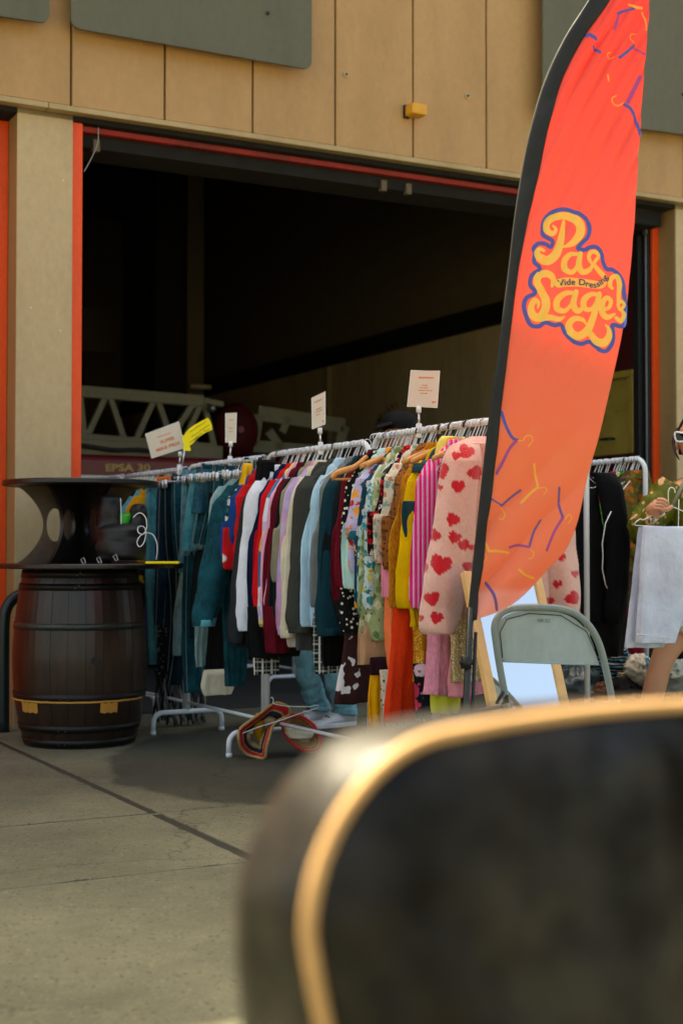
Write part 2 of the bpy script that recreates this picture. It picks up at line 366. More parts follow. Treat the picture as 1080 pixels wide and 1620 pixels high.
M['truckred'] = painted('truck_red', (122, 14, 22), (50, 8, 10), 0.5, 0.35)
M['gold_letter'] = simple('gold_letter', (212, 176, 92), 0.5, bump=0)
M['skin'] = simple('skin', (196, 142, 110), 0.5, var=0.06, scale=14, bump=0.08, bscale=200)
M['skin'].node_tree.nodes['Principled BSDF'].inputs['Subsurface Weight'].default_value = 0.08
M['hair'] = simple('dark_hair', (38, 26, 20), 0.45, var=0.4, scale=40, bump=0.4)
M['rubber_white'] = simple('white_rubber', (226, 228, 224), 0.5, bump=0.05)
M['pinewood'] = simple('pine_frame', (214, 172, 112), 0.5, var=0.15, scale=14, bump=0.08)

# ---------------------------------------------------------------- ground
gr = MB().add([(-400, -400, -0.012), (400, -400, -0.012), (400, 400, -0.012), (-400, 400, -0.012)], [(0, 1, 2, 3)]).build('ground', M['apron'])
gr['kind'] = 'structure'
# forecourt of cast slabs with recessed joints; joint lines follow the facade directions
def st_of(p): q = p - F0; return q.dot(U), q.dot(N)
tA = (st_of(ground(0, 1307))[1] + st_of(ground(400, 1274))[1]) / 2
tB = (st_of(ground(0, 1409))[1] + st_of(ground(384, 1364))[1]) / 2
sC = (st_of(ground(60, 1206))[0] + st_of(ground(380, 1342))[0]) / 2
pv = thing('forecourt_paving', FW(0, -3, 0), kind='structure')
trows = [-16, -12.6, -9.6, tB, tA, tA + 2.45, tA + 4.9, 0.9]
trows = sorted(set([t for t in trows if t < 0.1])) + [0.35]
scols = [sC + k * 2.9 for k in range(-4, 6)]
M['grout'] = simple('pale_grout', (108, 106, 88), .95, var=.35, scale=12)
for tj in trows[1:-1]:
    MB().add([FW(scols[0], tj - .012, -.0035), FW(scols[-1], tj - .012, -.0035), FW(scols[-1], tj + .012, -.0035), FW(scols[0], tj + .012, -.0035)], [(0, 1, 2, 3)]).build('grout_line', M['grout'], pv)
slabbed = MB().add([FW(scols[0] - .1, trows[0] - .1, -0.005), FW(scols[-1] + .1, trows[0] - .1, -0.005), FW(scols[-1] + .1, 0.35, -0.005), FW(scols[0] - .1, 0.35, -0.005)], [(0, 1, 2, 3)]).build('joint_bed', M['joint'], pv)
for i in range(len(scols) - 1):
    for j in range(len(trows) - 1):
        g = 0.009
        gs = 0.019
        a, b, c, d = scols[i] + gs, scols[i + 1] - gs, trows[j] + g, trows[j + 1] - g
        dz = random.uniform(-0.001, 0.002)
        mb = MB(); K = 14
        # chipped edges: outline with small wobble
        ol = []
        for (x0, y0, x1, y1) in ((a, c, b, c), (b, c, b, d), (b, d, a, d), (a, d, a, c)):
            L = math.hypot(x1 - x0, y1 - y0); n_ = max(3, int(L / 0.05))
            for k in range(n_):
                f = k / n_; x = x0 + (x1 - x0) * f; y = y0 + (y1 - y0) * f
                wq = noise.noise(Vector((x * 9, y * 9, 3))) * 0.007 + max(0, noise.noise(Vector((x * 30, y * 30, 9))) - .25) * 0.03
                nx, ny = (y1 - y0) / L, -(x1 - x0) / L
                ol.append((x - nx * abs(wq), y - ny * abs(wq)))
        n_ = len(ol)
        cx_, cy_ = (a + b) / 2, (c + d) / 2
        v = [FW(x, y, -0.009) for x, y in ol] + [FW(x, y, -0.002 + dz) for x, y in ol] + [FW(x + (cx_ - x) * .003, y + (cy_ - y) * .003, dz) for x, y in ol]
        f = [(k, (k + 1) % n_, n_ + (k + 1) % n_, n_ + k) for k in range(n_)] + [(n_ + k, n_ + (k + 1) % n_, 2 * n_ + (k + 1) % n_, 2 * n_ + k) for k in range(n_)] + [tuple(range(2 * n_, 3 * n_))]
        mesh('slab', v, f, M['concrete'], pv)

# ---------------------------------------------------------------- fire station
stn = thing('fire_station', FW(2, 0, 0), 'tan panelled fire station with a wide dark open garage doorway', 'building')
def fb(name, m, a, bev=0.0, par=None):
    o = MB().fbox(*a).build(name, m, par or stn)
    if bev: bevel(o, bev)
    return o
sPL, _ = fsz(25, 700, 0); sPR, _ = fsz(113, 700, 0)
sRL, _ = fsz(1070, 700, 0)
def t_for(px, s):   # depth at which the line s=const projects to px
    lo, hi = -1.0, 6.0
    for _ in range(40):
        m_ = (lo + hi) / 2
        x, _y = proj(FW(s, m_, 1.5))
        if x > px: lo = m_
        else: hi = m_
    return m_
tRet = 0.5 * (t_for(1047, sRL) + t_for(9, sPL))
tRet = max(0.12, min(0.35, tRet))
zTrim0 = fsz(540, 241, -0.06)[1]; zTrim1 = fsz(540, 233, -0.06)[1]
ROOF = 8.46
pw = fsz(261, 180, -0.05)[0] - fsz(112, 180, -0.05)[0]
pw2 = (fsz(768, 200, -0.05)[0] - fsz(112, 180, -0.05)[0]) / 5
s1 = fsz(112, 180, -0.05)[0]
fb('wall', M['dark'], (-12, 16, -0.028, 0.25, zTrim0 + .012, ROOF))
for k in range(-8, 14):
    a = s1 + (k) * pw2; b = a + pw2
    m_ = 'fascia'
    fb('panel', M['fascia'], (a + .006, b - .006, -0.06, -0.03, zTrim1 + .004, zTrim1 + 2.6), 0.004)
    fb('panel', M['fascia'], (a + .006, b - .006, -0.06, -0.03, zTrim1 + 2.62, ROOF - .2), 0.004)
fb('parapet', M['trim'], (-12.1, 16.1, -0.12, 0.3, ROOF - .18, ROOF + .05))
for a, b in ((-12, sPL + .16), (sPL + .164, sPR + 3.2), (sPR + 3.204, sRL + 3), (sRL + 3.004, 16)):
    fb('trim_strip', M['trim'], (a, b, -0.075, -0.0, zTrim0, zTrim1), 0.003)
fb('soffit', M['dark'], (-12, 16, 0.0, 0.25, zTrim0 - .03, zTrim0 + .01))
# pillars
pwid = sPR - sPL
for a in (sPL, sRL, sPL - (sRL - sPL), sRL + (sRL - sPL)):
    fb('pillar', M['pillar'], (a, a + pwid, 0, 0.012, 0, zTrim0 - .001))
    fb('pillar_core', M['return'], (a + .0015, a + pwid - .0015, 0.0125, 0.5, 0, zTrim0 - .03))
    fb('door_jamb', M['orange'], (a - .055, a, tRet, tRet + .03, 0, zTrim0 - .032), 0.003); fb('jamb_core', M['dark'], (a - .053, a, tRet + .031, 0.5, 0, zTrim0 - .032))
    fb('door_jamb', M['orange'], (a + pwid + .0, a + pwid + .068, 0.02, 0.5, 0, zTrim0 - .032), 0.003)
zb1 = fsz(540, 243, .05)[1]; zb0 = fsz(540, 253, .05)[1]
OPL, OPR = sPR + .07, sRL - .056
fb('lintel_beam', M['redbeam'], (OPL, fsz(925, 290, .05)[0], 0.05, 0.1, zTrim0 - .072, zTrim0 - .036), 0.004)
fb('lintel_channel', simple('near_black_channel', (13, 10, 8), .9), (OPL, OPR, 0.1, 0.4, zTrim0 - .15, zTrim0 - .034))  # channel in an even near-black colour
for px in (603, 642, 150):
    s_, _ = fsz(px, 270, 0.12); fb('bracket', M['wall_up'], (s_ - .02, s_ + .02, 0.08, 0.12, zTrim0 - .17, zTrim0 - .10))
# closed neighbouring bays
for a in (sPL - (sRL - sPL) + pwid + .07, sRL + pwid + .07):
    for k in range(6):
        fb('door_panel', M['orange'], (a + k * .78, a + k * .78 + .77, 0.22, 0.26, 0.02, zTrim0 - .15), 0.004)
# interior shell
WS = 5.2 + .0
# calibrate the side wall with the band line seen in the doorway
SW_ = WS; GD = 13.0; CEIL = 6.2
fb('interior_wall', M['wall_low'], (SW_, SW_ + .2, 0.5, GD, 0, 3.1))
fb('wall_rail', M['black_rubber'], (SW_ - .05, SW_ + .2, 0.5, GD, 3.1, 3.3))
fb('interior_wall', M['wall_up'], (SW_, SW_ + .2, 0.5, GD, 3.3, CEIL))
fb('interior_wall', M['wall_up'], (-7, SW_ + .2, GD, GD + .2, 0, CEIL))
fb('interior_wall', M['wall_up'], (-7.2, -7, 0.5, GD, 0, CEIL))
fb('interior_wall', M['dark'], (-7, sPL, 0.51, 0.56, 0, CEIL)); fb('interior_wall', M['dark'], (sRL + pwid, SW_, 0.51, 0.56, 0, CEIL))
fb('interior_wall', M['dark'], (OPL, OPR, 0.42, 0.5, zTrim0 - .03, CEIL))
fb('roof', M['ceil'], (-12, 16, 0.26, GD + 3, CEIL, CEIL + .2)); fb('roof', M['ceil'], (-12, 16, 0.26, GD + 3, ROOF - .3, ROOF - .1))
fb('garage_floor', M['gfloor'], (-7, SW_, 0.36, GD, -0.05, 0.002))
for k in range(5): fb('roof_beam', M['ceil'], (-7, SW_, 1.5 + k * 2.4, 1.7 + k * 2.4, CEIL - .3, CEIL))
tcol = 7.0
a, _ = fsz(297, 400, tcol); b, _ = fsz(323, 400, tcol)
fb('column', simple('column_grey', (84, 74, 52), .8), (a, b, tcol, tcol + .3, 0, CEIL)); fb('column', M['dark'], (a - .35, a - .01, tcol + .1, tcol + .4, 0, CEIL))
a, z1 = fsz(132, 485, 9); b, z0 = fsz(186, 560, 9)
fb('wall_panel', simple('panel_grey', (74, 68, 50), .8), (a, b, 9, 9.05, z0, z1), .005)
# conduit on the side wall
for px in (497, 512):
    t_ = t_for(px, SW_ - .01); fb('conduit', M['wall_low'], (SW_ - .05, SW_ - .0, t_, t_ + .05, 0, 3.09))
# painted arc of letters on the side wall
arc = 'POMPIERS • SD'
def wallpt(px, py): return plane(px, py, FW(SW_ - .006, 0, 0), U)
cxy = (642, 684); rad = 42
for i, ch in enumerate(arc):
    if ch == ' ': continue
    ang = R(200 - i * 12.5 * 1.05)
    ang = R(178 - i * 9.6)
    bx, by = cxy[0] + rad * math.cos(ang), cxy[1] - rad * math.sin(ang)
    ca, sa = math.sin(ang), math.cos(ang)
    def mf(x, y, d, W, bx=bx, by=by, ca=ca, sa=sa):
        x *= 0.8
        p = wallpt(bx + (x * ca + y * sa) * 11, by + (x * sa * 1 - y * ca) * 11); return p - U * (d + .004)
    text_mesh(ch, mf, 'wall_letter', simple('wall_letter_red', (110, 44, 26), 0.8, bump=0) if i in (0,) else M['wl'] if 'wl' in M else M.setdefault('wl', simple('wall_letter_paint', (70, 34, 22), 0.8, bump=0)), stn, 1.0, .001, 0.02)

# open folding door leaf inside the right jamb
leaf = thing('folding_door', FW(OPR - .1, .9, 0), 'dark red folding door leaf with yellowed window, folded open at the right jamb', 'door')
sl_ = OPR - .040
tl0 = 0.27; tl1 = t_for(935, sl_)
def lb(name, m, a, bev=.003): return bevel(MB().fbox(*a).build(name, m, leaf), bev)
def zpx(py, px, s):
    p = plane(px, py, FW(s, 0, 0), U); return p.z
zw0, zw1 = zpx(718, 985, sl_), zpx(598, 985, sl_)
M['door_red'] = painted('door_dark_red', (62, 16, 14), (30, 12, 10), 0.6)
M['pane'] = simple('yellowed_pane', (152, 132, 58), 0.3, var=0.25, scale=3, bump=0.05)
M['door_cream'] = painted('worn_cream_paint', (150, 128, 52), (62, 30, 18), 0.9)
lb('lower_panel', M['door_red'], (sl_, sl_ + .03, tl0 + .1, tl1, .05, zw0 - .02)); lb('upper_panel', M['door_red'], (sl_, sl_ + .03, tl0 + .1, tl1, zw1 + .06, zTrim0 - .2))
lb('window_frame', M['door_cream'], (sl_ - .015, sl_ + .034, tl0 + .1, tl1, zw1, zw1 + .055)); lb('window_frame', M['door_red'], (sl_ - .015, sl_ + .034, tl0 + .1, tl1, zw0 - .08, zw0))
lb('window_frame', M['door_cream'], (sl_ - .015, sl_ + .034, tl0 + .1, tl0 + .16, zw0 + .001, zw1 - .001))
lb('pane', M['pane'], (sl_ + .015, sl_ + .025, tl0 + .161, tl1 - .01, zw0 + .001, zw1 - .001), 0)
lb('stile', M['black_rubber'], (sl_ - .01, sl_ + .036, tl0 + .03, tl0 + .098, .03, zTrim0 - .18)); lb('stile', M['door_red'], (sl_ - .01, sl_ + .036, tl1, tl1 + .1, .03, zTrim0 - .18))
MB().tube([FW(sl_ - .03, tl0 + .3, zw0 + .12), FW(sl_ - .07, tl0 + .3, zw0 + .12), FW(sl_ - .07, tl0 + .42, zw0 + .12)], .012).build('handle', M['blackmetal'], leaf, True)
seal = thing('door_seal', FW(OPR - .03, .44, 0), 'tall black rubber door edge beside the orange right jamb', 'door edge')
sa, _ = fsz(1010, 600, .45); sb_, _ = fsz(1022, 600, .45); sc_ = OPR - .004
bevel(MB().fbox(OPR - .016, OPR - .001, .225, .248, .02, zTrim0 - .16).build('edge_strip', M['black_rubber'], seal), .006)
bevel(MB().fbox(OPR - .016, OPR - .001, .262, .285, .02, zTrim0 - .16).build('edge_strip', M['black_rubber'], seal), .006)
MB().tube([FW(OPR - .012, .255, .03), FW(OPR - .012, .255, zTrim0 - .17)], .005, 8).build('seam_rod', M['steel'], seal)
s_, z1 = fsz(1016, 357, .42); _, z0 = fsz(1016, 380, .42)
bevel(MB().fbox(OPR - .035, OPR - .017, .225, .27, z0, z1).build('hinge', M['steel'], seal), .004)

# grey sign boards bolted on the facade
def board(pts, label, boltpx, tt=-0.17):
    q = [fsz(px, py, tt) for px, py in pts]
    root = thing('sign_board', FW(sum(a[0] for a in q) / len(q), tt, min(a[1] for a in q)), label, 'sign board', 'blank grey boards bolted high on the facade')
    # rounded polygon
    ol = []
    n_ = len(q)
    for i in range(n_):
        p0, p, p1 = Vector(q[i - 1]), Vector(q[i]), Vector(q[(i + 1) % n_])
        r_ = 0.06
        a = p + (p0 - p).normalized() * r_; b = p + (p1 - p).normalized() * r_
        for k in range(7):
            f = k / 6; ol.append(tuple(a * (1 - f) ** 2 + p * 2 * f * (1 - f) + b * f * f))
    bevel(flat_poly(ol, [], .018, lambda x, y, d: FW(x, tt + d, y), 'board', M['board'], root), .003)
    for px, py in boltpx:
        s_, z_ = fsz(px, py, tt)
        MB().tube([FW(s_, tt - .022, z_), FW(s_, -.04, z_)], .011, 10).build('bolt', M['blackmetal'], root, True)
        MB().fbox(s_ - .018, s_ + .018, tt + .012, -.061, z_ - .16, z_ + .16).build('standoff', M['steel'], root)
board([(112, 44), (492, 111), (492, -300), (112, -420)], 'large blank grey board with rounded corners above the left of the doorway', [(190, -20), (422, 22), (422, -200), (190, -260)])
board([(-330, -25), (78, 38), (78, -420), (-330, -520)], 'grey board cut off by the top left corner of the photo', [(30, -60)])
board([(857, 184), (1290, 240), (1290, -140), (857, -290)], 'blank grey board behind the top of the flag at the right', [(982, 180), (1078, 150), (950, 100)])
# yellow lamp on the facade and small fixings
s_, z_ = fsz(657, 175, -.12)
lp = thing('wall_lamp', FW(s_, -.1, z_), 'small yellow box lamp on the tan fascia right of centre', 'lamp')
bevel(MB().fbox(s_ - .055, s_ + .06, -.17, -.075, z_ - .036, z_ + .036).build('housing', M['yellow_lamp'], lp), .008, 2)
bevel(MB().fbox(s_ - .062, s_ - .02, -.074, -.0605, z_ - .045, z_ + .045).build('mounting_plate', M['blackmetal'], lp), .002)
for px, py in ((547, 118), (739, 152)):
    s_, z_ = fsz(px, py, -.06)
    tg = thing('wall_fixing', FW(s_, -.06, z_), 'small round patched screw fixing on the fascia panel, ' + ('left one' if px < 600 else 'right one above the yellow lamp'), 'fixing', 'round fixings on the fascia')
    MB().tube([FW(s_, -.0605, z_), FW(s_, -.066, z_)], .022, 14).build('plate', M['trim'], tg); MB().tube([FW(s_, -.066, z_), FW(s_, -.075, z_)], .007, 8).build('screw', M['blackmetal'], tg)
pts = [FP(156, 200, .02), FP(155, 225, .03), FP(146, 248, .03), FP(133, 272, .03)]
tag(MB().tube([Vector(p) for p in spline([tuple(p) for p in pts], 14)], .003, 5).build('cable', M['steel'], None, True, loc=FP(156, 200, .02)), 'thin pale wire dangling in the top left corner of the doorway', 'wire')

# ---------------------------------------------------------------- aerial ladder truck in the garage
TT = 3.6
trk = thing('fire_engine', FW(3, TT + .5, 0), 'parked dark red fire engine with pale lattice ladder, deep in the garage', 'fire engine')
def tq(x, y, dt=0.0):   # crop pixel -> world on truck plane
    return FP(130 + x / 3.724, 590 + y / 3.724, TT + dt)
def bar(name, a, b, wd, dt=0.0, m='trusswhite', th=.05):
    pa, pb = tq(*a, dt), tq(*b, dt); d = (pb - pa).normalized(); sd = d.cross(N).normalized() * wd / 2
    o = MB().hexa([pa - sd, pa + sd, pa + sd + N * th, pa - sd + N * th, pb - sd, pb + sd, pb + sd + N * th, pb - sd + N * th]).build(name, M[m], trk); bevel(o, .006); return o
for dt, k in ((0, 1.0), (.7, 0.8)):
    bar('ladder_rail', (-260, 85), (720, 165), .10 * k, dt); bar('ladder_rail', (720, 160), (835, 185), .05 * k, dt)
    bar('ladder_rail', (-260, 375), (790, 455), .12 * k, dt)
    for a, b in (((145, 130), (15, 410)), ((165, 130), (262, 425)), ((430, 150), (305, 425)), ((445, 150), (545, 440)), ((640, 165), (690, 200)), ((705, 175), (585, 440)), ((660, 175), (560, 330)), ((720, 170), (785, 450)), ((-30, 120), (-140, 410)), ((-10, 120), (20, 420))):
        bar('lattice_brace', a, b, .055 * k, dt + .01)
for k in range(7): bar('ladder_rung', (60 + k * 100, 400), (80 + k * 100, 403), .04, .02 + .0, th=.7)
bar('ladder_base', (-200, 440), (830, 490), .18, -.05, th=.6)
MB().tube([Vector(p) for p in spline([tuple(tq(x, y, -.09)) for x, y in ((-20, 425), (60, 435), (200, 455), (330, 452), (480, 470))], 24)], .018).build('hose', M['black_rubber'], trk, True)
bl, bz = fsz(60, 722, TT - .15); br, _ = fsz(480, 735, TT - .15)
def zt(py, px=200): return fsz(px, py, TT - .15)[1]
bevel(MB().fbox(bl, br, TT - .15, TT + 1.9, .55, zt(720)).build('body', M['truckred'], trk), .05, 3)
bevel(MB().fbox(bl, br, TT - .16, TT + 1.91, .42, .56).build('chassis', M['blackmetal'], trk), .01)
for k in (0.5, 1.4, 3.6):
    c = FW(bl + k * 1.0, TT - .1, .5)
    MB().tube([c - N * .04, c + N * .25], .5, 28).build('wheel', M['black_rubber'], trk)
for k in range(3):
    bevel(MB().fbox(bl + .3 + k * 1.15, bl + 1.4 + k * 1.15, TT - .165, TT - .151, .7, zt(752)).build('locker_shutter', M['steel'], trk), .01)
def ep(x, y, d, W):
    p = FP(166 + x * 45 / 3.05, 744.5 - y * 15, TT - .156); return p - N * d
text_mesh('EPSA 30', lambda x, y, d, W: FP(166 + x / W * 72, 745 - y * 15.5, TT - .156) - N * d, 'lettering', M['gold_letter'], trk, 1.0, .002, .03)
# red drum at the end of the ladder
c = FP(378, 680, TT + .1); rr = abs(FP(414, 680, TT + .1).x - c.x) * 1.1
rings = [[c + N * t_ + (U * math.cos(2 * PI * k / 32) + ZV * 1.12 * math.sin(2 * PI * k / 32)) * r_ for k in range(32)] for t_, r_ in ((-.03, .02), (-.03, rr * .5), (0, rr * .88), (.06, rr), (.6, rr), (.66, rr * .9))]
MB().ring(rings).build('hose_drum', simple('drum_dark_red', (64, 6, 10), .7, spec=.2), trk, True)
MB().tube([c - N * .05, c - N * .02], .03, 16).build('drum_hub', M['truckred'], trk)
MB().tube([tq(765, 208, -.08), tq(765, 208, 0)], .035, 14).build('lamp', M['steel'], trk, True)
for a, b, w_ in (((820, 225), (1330, 300), .16), ((820, 235), (790, 420), .12), ((880, 330), (960, 440), .10), ((1330, 300), (1290, 440), .12), ((960, 340), (1000, 250), .08), ((790, 420), (1300, 460), .13)):
    bar('cradle_arm', (a[0] + 220 - 0, a[1] + 10), (b[0] + 220 - 0, b[1] + 10), w_ * .9, .5)
# faint work light and pole behind
s_, z_ = fsz(318, 612, 6.8)
tag(MB().tube([FW(s_ - .12, 6.8, z_), FW(s_ + .12, 6.8, z_)], .025, 10).build('tube_lamp', M['card'], None, True, loc=FW(s_, 6.8, z_)), 'small unlit white tube lamp on the far column', 'lamp')

# ---------------------------------------------------------------- clothes racks
def rack(near, far, H, label, grp, foot=.21, nearfoot=True):
    near, far = Vector(near), Vector(far); root = thing('clothes_rack', (near + far) / 2, label, 'clothes rack', grp)
    d = (far - near).normalized(); per = Vector((d.y, -d.x, 0)); L = (far - near).length
    r_ = .07; pts = []
    a, b = near + d * .014, far - d * .014
    pts += [a + ZV * .13, a + ZV * (H - r_)]
    for k in range(1, 7):
        t = k / 6 * PI / 2; pts.append(a + d * r_ * (1 - math.cos(t)) + ZV * (H - r_ + r_ * math.sin(t)))
    for k in range(0, 7):
        t = PI / 2 - k / 6 * PI / 2; pts.append(b - d * r_ * (1 - math.cos(t)) + ZV * (H - r_ + r_ * math.sin(t)))
    pts.append(b + ZV * .13)
    MB().tube(pts, .0135, 10).build('frame', M['white_metal'], root, True)
    for e in ((a, b) if nearfoot else (b,)):
        rr = .055; P = []
        e2 = e
        P.append(e2 - per * foot + ZV * .012)
        for k in range(0, 7):
            t = k / 6 * PI / 2; P.append(e2 - per * (foot - rr * (1 - math.cos(t))) + ZV * (.12 - rr + rr * math.sin(t)))
        for k in range(0, 7):
            t = PI / 2 - k / 6 * PI / 2; P.append(e2 + per * (foot - rr * (1 - math.cos(t))) + ZV * (.12 - rr + rr * math.sin(t)))
        P.append(e2 + per * foot + ZV * .012)
        MB().tube(P, .0145, 10).build('foot', M['white_metal'], root, True)
        for sgn in (-1, 1): MB().tube([e2 + per * foot * sgn + ZV * .0005, e2 + per * foot * sgn + ZV * .02], .0165, 10).build('foot_cap', M['white_metal'], root, True)
    MB().tube([a + ZV * .17, b + ZV * .17], .009, 8).build('base_rail', M['white_metal'], root, True)
    return root
J = [Vector((.645, 5.38, 0)), Vector((.135, 6.31, 0)), Vector((-.385, 7.22, 0)), Vector((-.875, 8.07, 0)), Vector((-1.37, 8.93, 0)), Vector((-1.86, 9.80, 0))]
RG = 'white tubular clothes racks in one row'
RH = {4: 1.53, 3: 1.51, 2: 1.50, 1: 1.49, 0: 1.49}
names = {4: 'white clothes rack nearest the flag, loaded with printed blouses and a heart jacket', 3: 'white clothes rack in the middle of the row, holding sweatshirts',
         2: 'white clothes rack of denim jackets, its foot beside the barrel', 1: 'white clothes rack of jeans behind the cable spool', 0: 'farthest white clothes rack of the row, mostly behind the spool'}
RK = {}
for k in range(5):
    i = 4 - k
    d = (J[k + 1] - J[k]).normalized() * .004
    RK[i] = (J[k] + d, J[k + 1] - d, RH[i]); rack(J[k] + d, J[k + 1] - d, RH[i], names[i], RG, nearfoot=(i == 4))
RK[5] = (Vector((1.60, 7.45, 0)), Vector((1.13, 8.32, 0)), 1.51); rack(*RK[5], 'white clothes rack at the right, beside the folded door', RG)
RK[6] = (Vector((1.127, 6.5, 0)), Vector((.65, 7.37, 0)), 1.51); rack(*RK[6], 'white clothes rack behind the flag, its post standing right of the flag', RG)
b_ = ground(466, 1096)
rack(b_ + U * .0, b_ + N * .99, 1.45, 'white clothes rack deep in the garage behind the row', RG)

def railpt(i, px):
    a, b, H = RK[i]; lo, hi = -0.3, 1.5
    sgn = 1 if proj(b + ZV * H)[0] > proj(a + ZV * H)[0] else -1
    for _ in range(40):
        m_ = (lo + hi) / 2; x, _y = proj(a.lerp(b, m_) + ZV * H)
        if (x < px) == (sgn > 0): lo = m_
        else: hi = m_
    return a.lerp(b, m_) + ZV * H

# wire hanger master: origin at rail centre, plane XZ local
def hanger_mesh(name, m, rw=.0020, W=.138, wood=False):
    mb = MB(); P = []
    for k in range(11):
        t = R(-50 + k * 24); P.append(Vector((.019 * math.sin(t) * -1, 0, .019 * math.cos(t) * 1 + 0.0)))
    P = [Vector((-.020 * math.cos(t), 0, .020 * math.sin(t))) for t in [R(-20 + k * 22) for k in range(10)]]
    P += [Vector((.006, 0, -.032)), Vector((0, 0, -.045)), Vector((0, 0, -.075))]
    mb.tube(P, rw, 6)
    if not wood:
        mb.tube([(0, 0, -.072), (-W * .5, 0, -.115), (-W * .95, 0, -.165), (-W, 0, -.178), (-W * .9, 0, -.186), (0, 0, -.186), (W * .9, 0, -.186), (W, 0, -.178), (W * .95, 0, -.165), (W * .5, 0, -.115), (0, 0, -.072)], rw, 6)
    me_o = mb.build(name, m, None, True); me = me_o.data; bpy.data.objects.remove(me_o); return me
HM = {'wire': hanger_mesh('wire_hanger', M['chrome']), 'white': hanger_mesh('white_hanger', M['white_metal'], .0028), 'black': hanger_mesh('black_hanger', M['blackplastic'], .0045)}
def clip_mesh():
    mb = MB(); P = [Vector((-.020 * math.cos(t), 0, .020 * math.sin(t))) for t in [R(-20 + k * 22) for k in range(10)]] + [Vector((.006, 0, -.032)), Vector((0, 0, -.062))]
    mb.tube(P, .0022, 6); mb.tube([(-.15, 0, -.064), (.15, 0, -.064)], .0022, 6)
    for x in (-.12, .12): mb.hexa([(x + a, b, z) for z in (-.10, -.055) for a, b in ((-.006, -.006), (.006, -.006), (.006, .006), (-.006, .006))])
    o = mb.build('clip_hanger', M['chrome'], None, True); me = o.data; bpy.data.objects.remove(o); return me
HM['clip'] = clip_mesh()
wm = hanger_mesh('wood_hanger', M['steel'], .0022, wood=True)
def wood_shoulder():
    mb = MB(); rings = []
    for k in range(17):
        f = k / 8 - 1; x = f * .155; z = -.088 - .05 * abs(f) ** 1.5
        h = .016 * (1 - .25 * abs(f)); d = .007 + .003 * abs(f)
        rings.append([(x, d * math.cos(q), z + h * math.sin(q)) for q in [2 * PI * j / 8 for j in range(8)]])
    mb.ring(rings); o = mb.build('shoulder', M['wood_hanger'], None, True); me = o.data; bpy.data.objects.remove(o); return me
wsm = wood_shoulder()
angU = math.atan2(U.y, U.x)
hcount = {}
rname = {0: 'the farthest rack', 1: 'the jeans rack', 2: 'the denim jacket rack', 3: 'the sweatshirt rack', 4: 'the blouse rack by the flag', 5: 'the right rack', 6: 'the rack behind the flag'}
def hanger(i, px, kind='wire', pos=None, what=None):
    P = pos or railpt(i, px)
    P = P + ZV * (-.0055 + .0)
    if kind == 'wood':
        o = bpy.data.objects.new('hanger', None); C.objects.link(o); 
        for nm, me in (('hook', wm), ('shoulder', wsm)):
            c = bpy.data.objects.new(nm, me); C.objects.link(c); c.parent = o
    else:
        o = bpy.data.objects.new('hanger', HM[kind]); C.objects.link(o)
    o.location = P; o.rotation_euler = (random.uniform(-.05, .05), random.uniform(-.04, .04), angU + random.uniform(-.3, .3))
    desc = {'wire': 'shiny wire', 'white': 'white wire', 'black': 'black plastic', 'wood': 'varnished wooden', 'clip': 'metal clip'}[kind]
    if what:
        wd = what.split()[:10]
        while wd[-1] in ('of', 'the', 'a', 'with', 'and', 'in', 'at', 'on', 'to', 'by', 'its', 'right', 'left', 'just', 'behind', 'below', 'beside', 'between', 'under', 'beneath', 'above', 'very', 'dark', 'thin', 'over', 'from', 'two', 'small', 'thick', 'middle', 'far', 'hanging', 'seen', 'hidden', 'hem', 'light', 'white', 'colour', 'red', 'mostly'): wd.pop()
        tag(o, f'{desc} hanger carrying the ' + ' '.join(wd).rstrip(','), 'hanger', f'{desc} hangers on {rname[i]}')
    else: tag(o, f'{desc} hanger hooked over the rail of {rname[i]}', 'hanger', f'{desc} hangers on {rname[i]}')
    return P

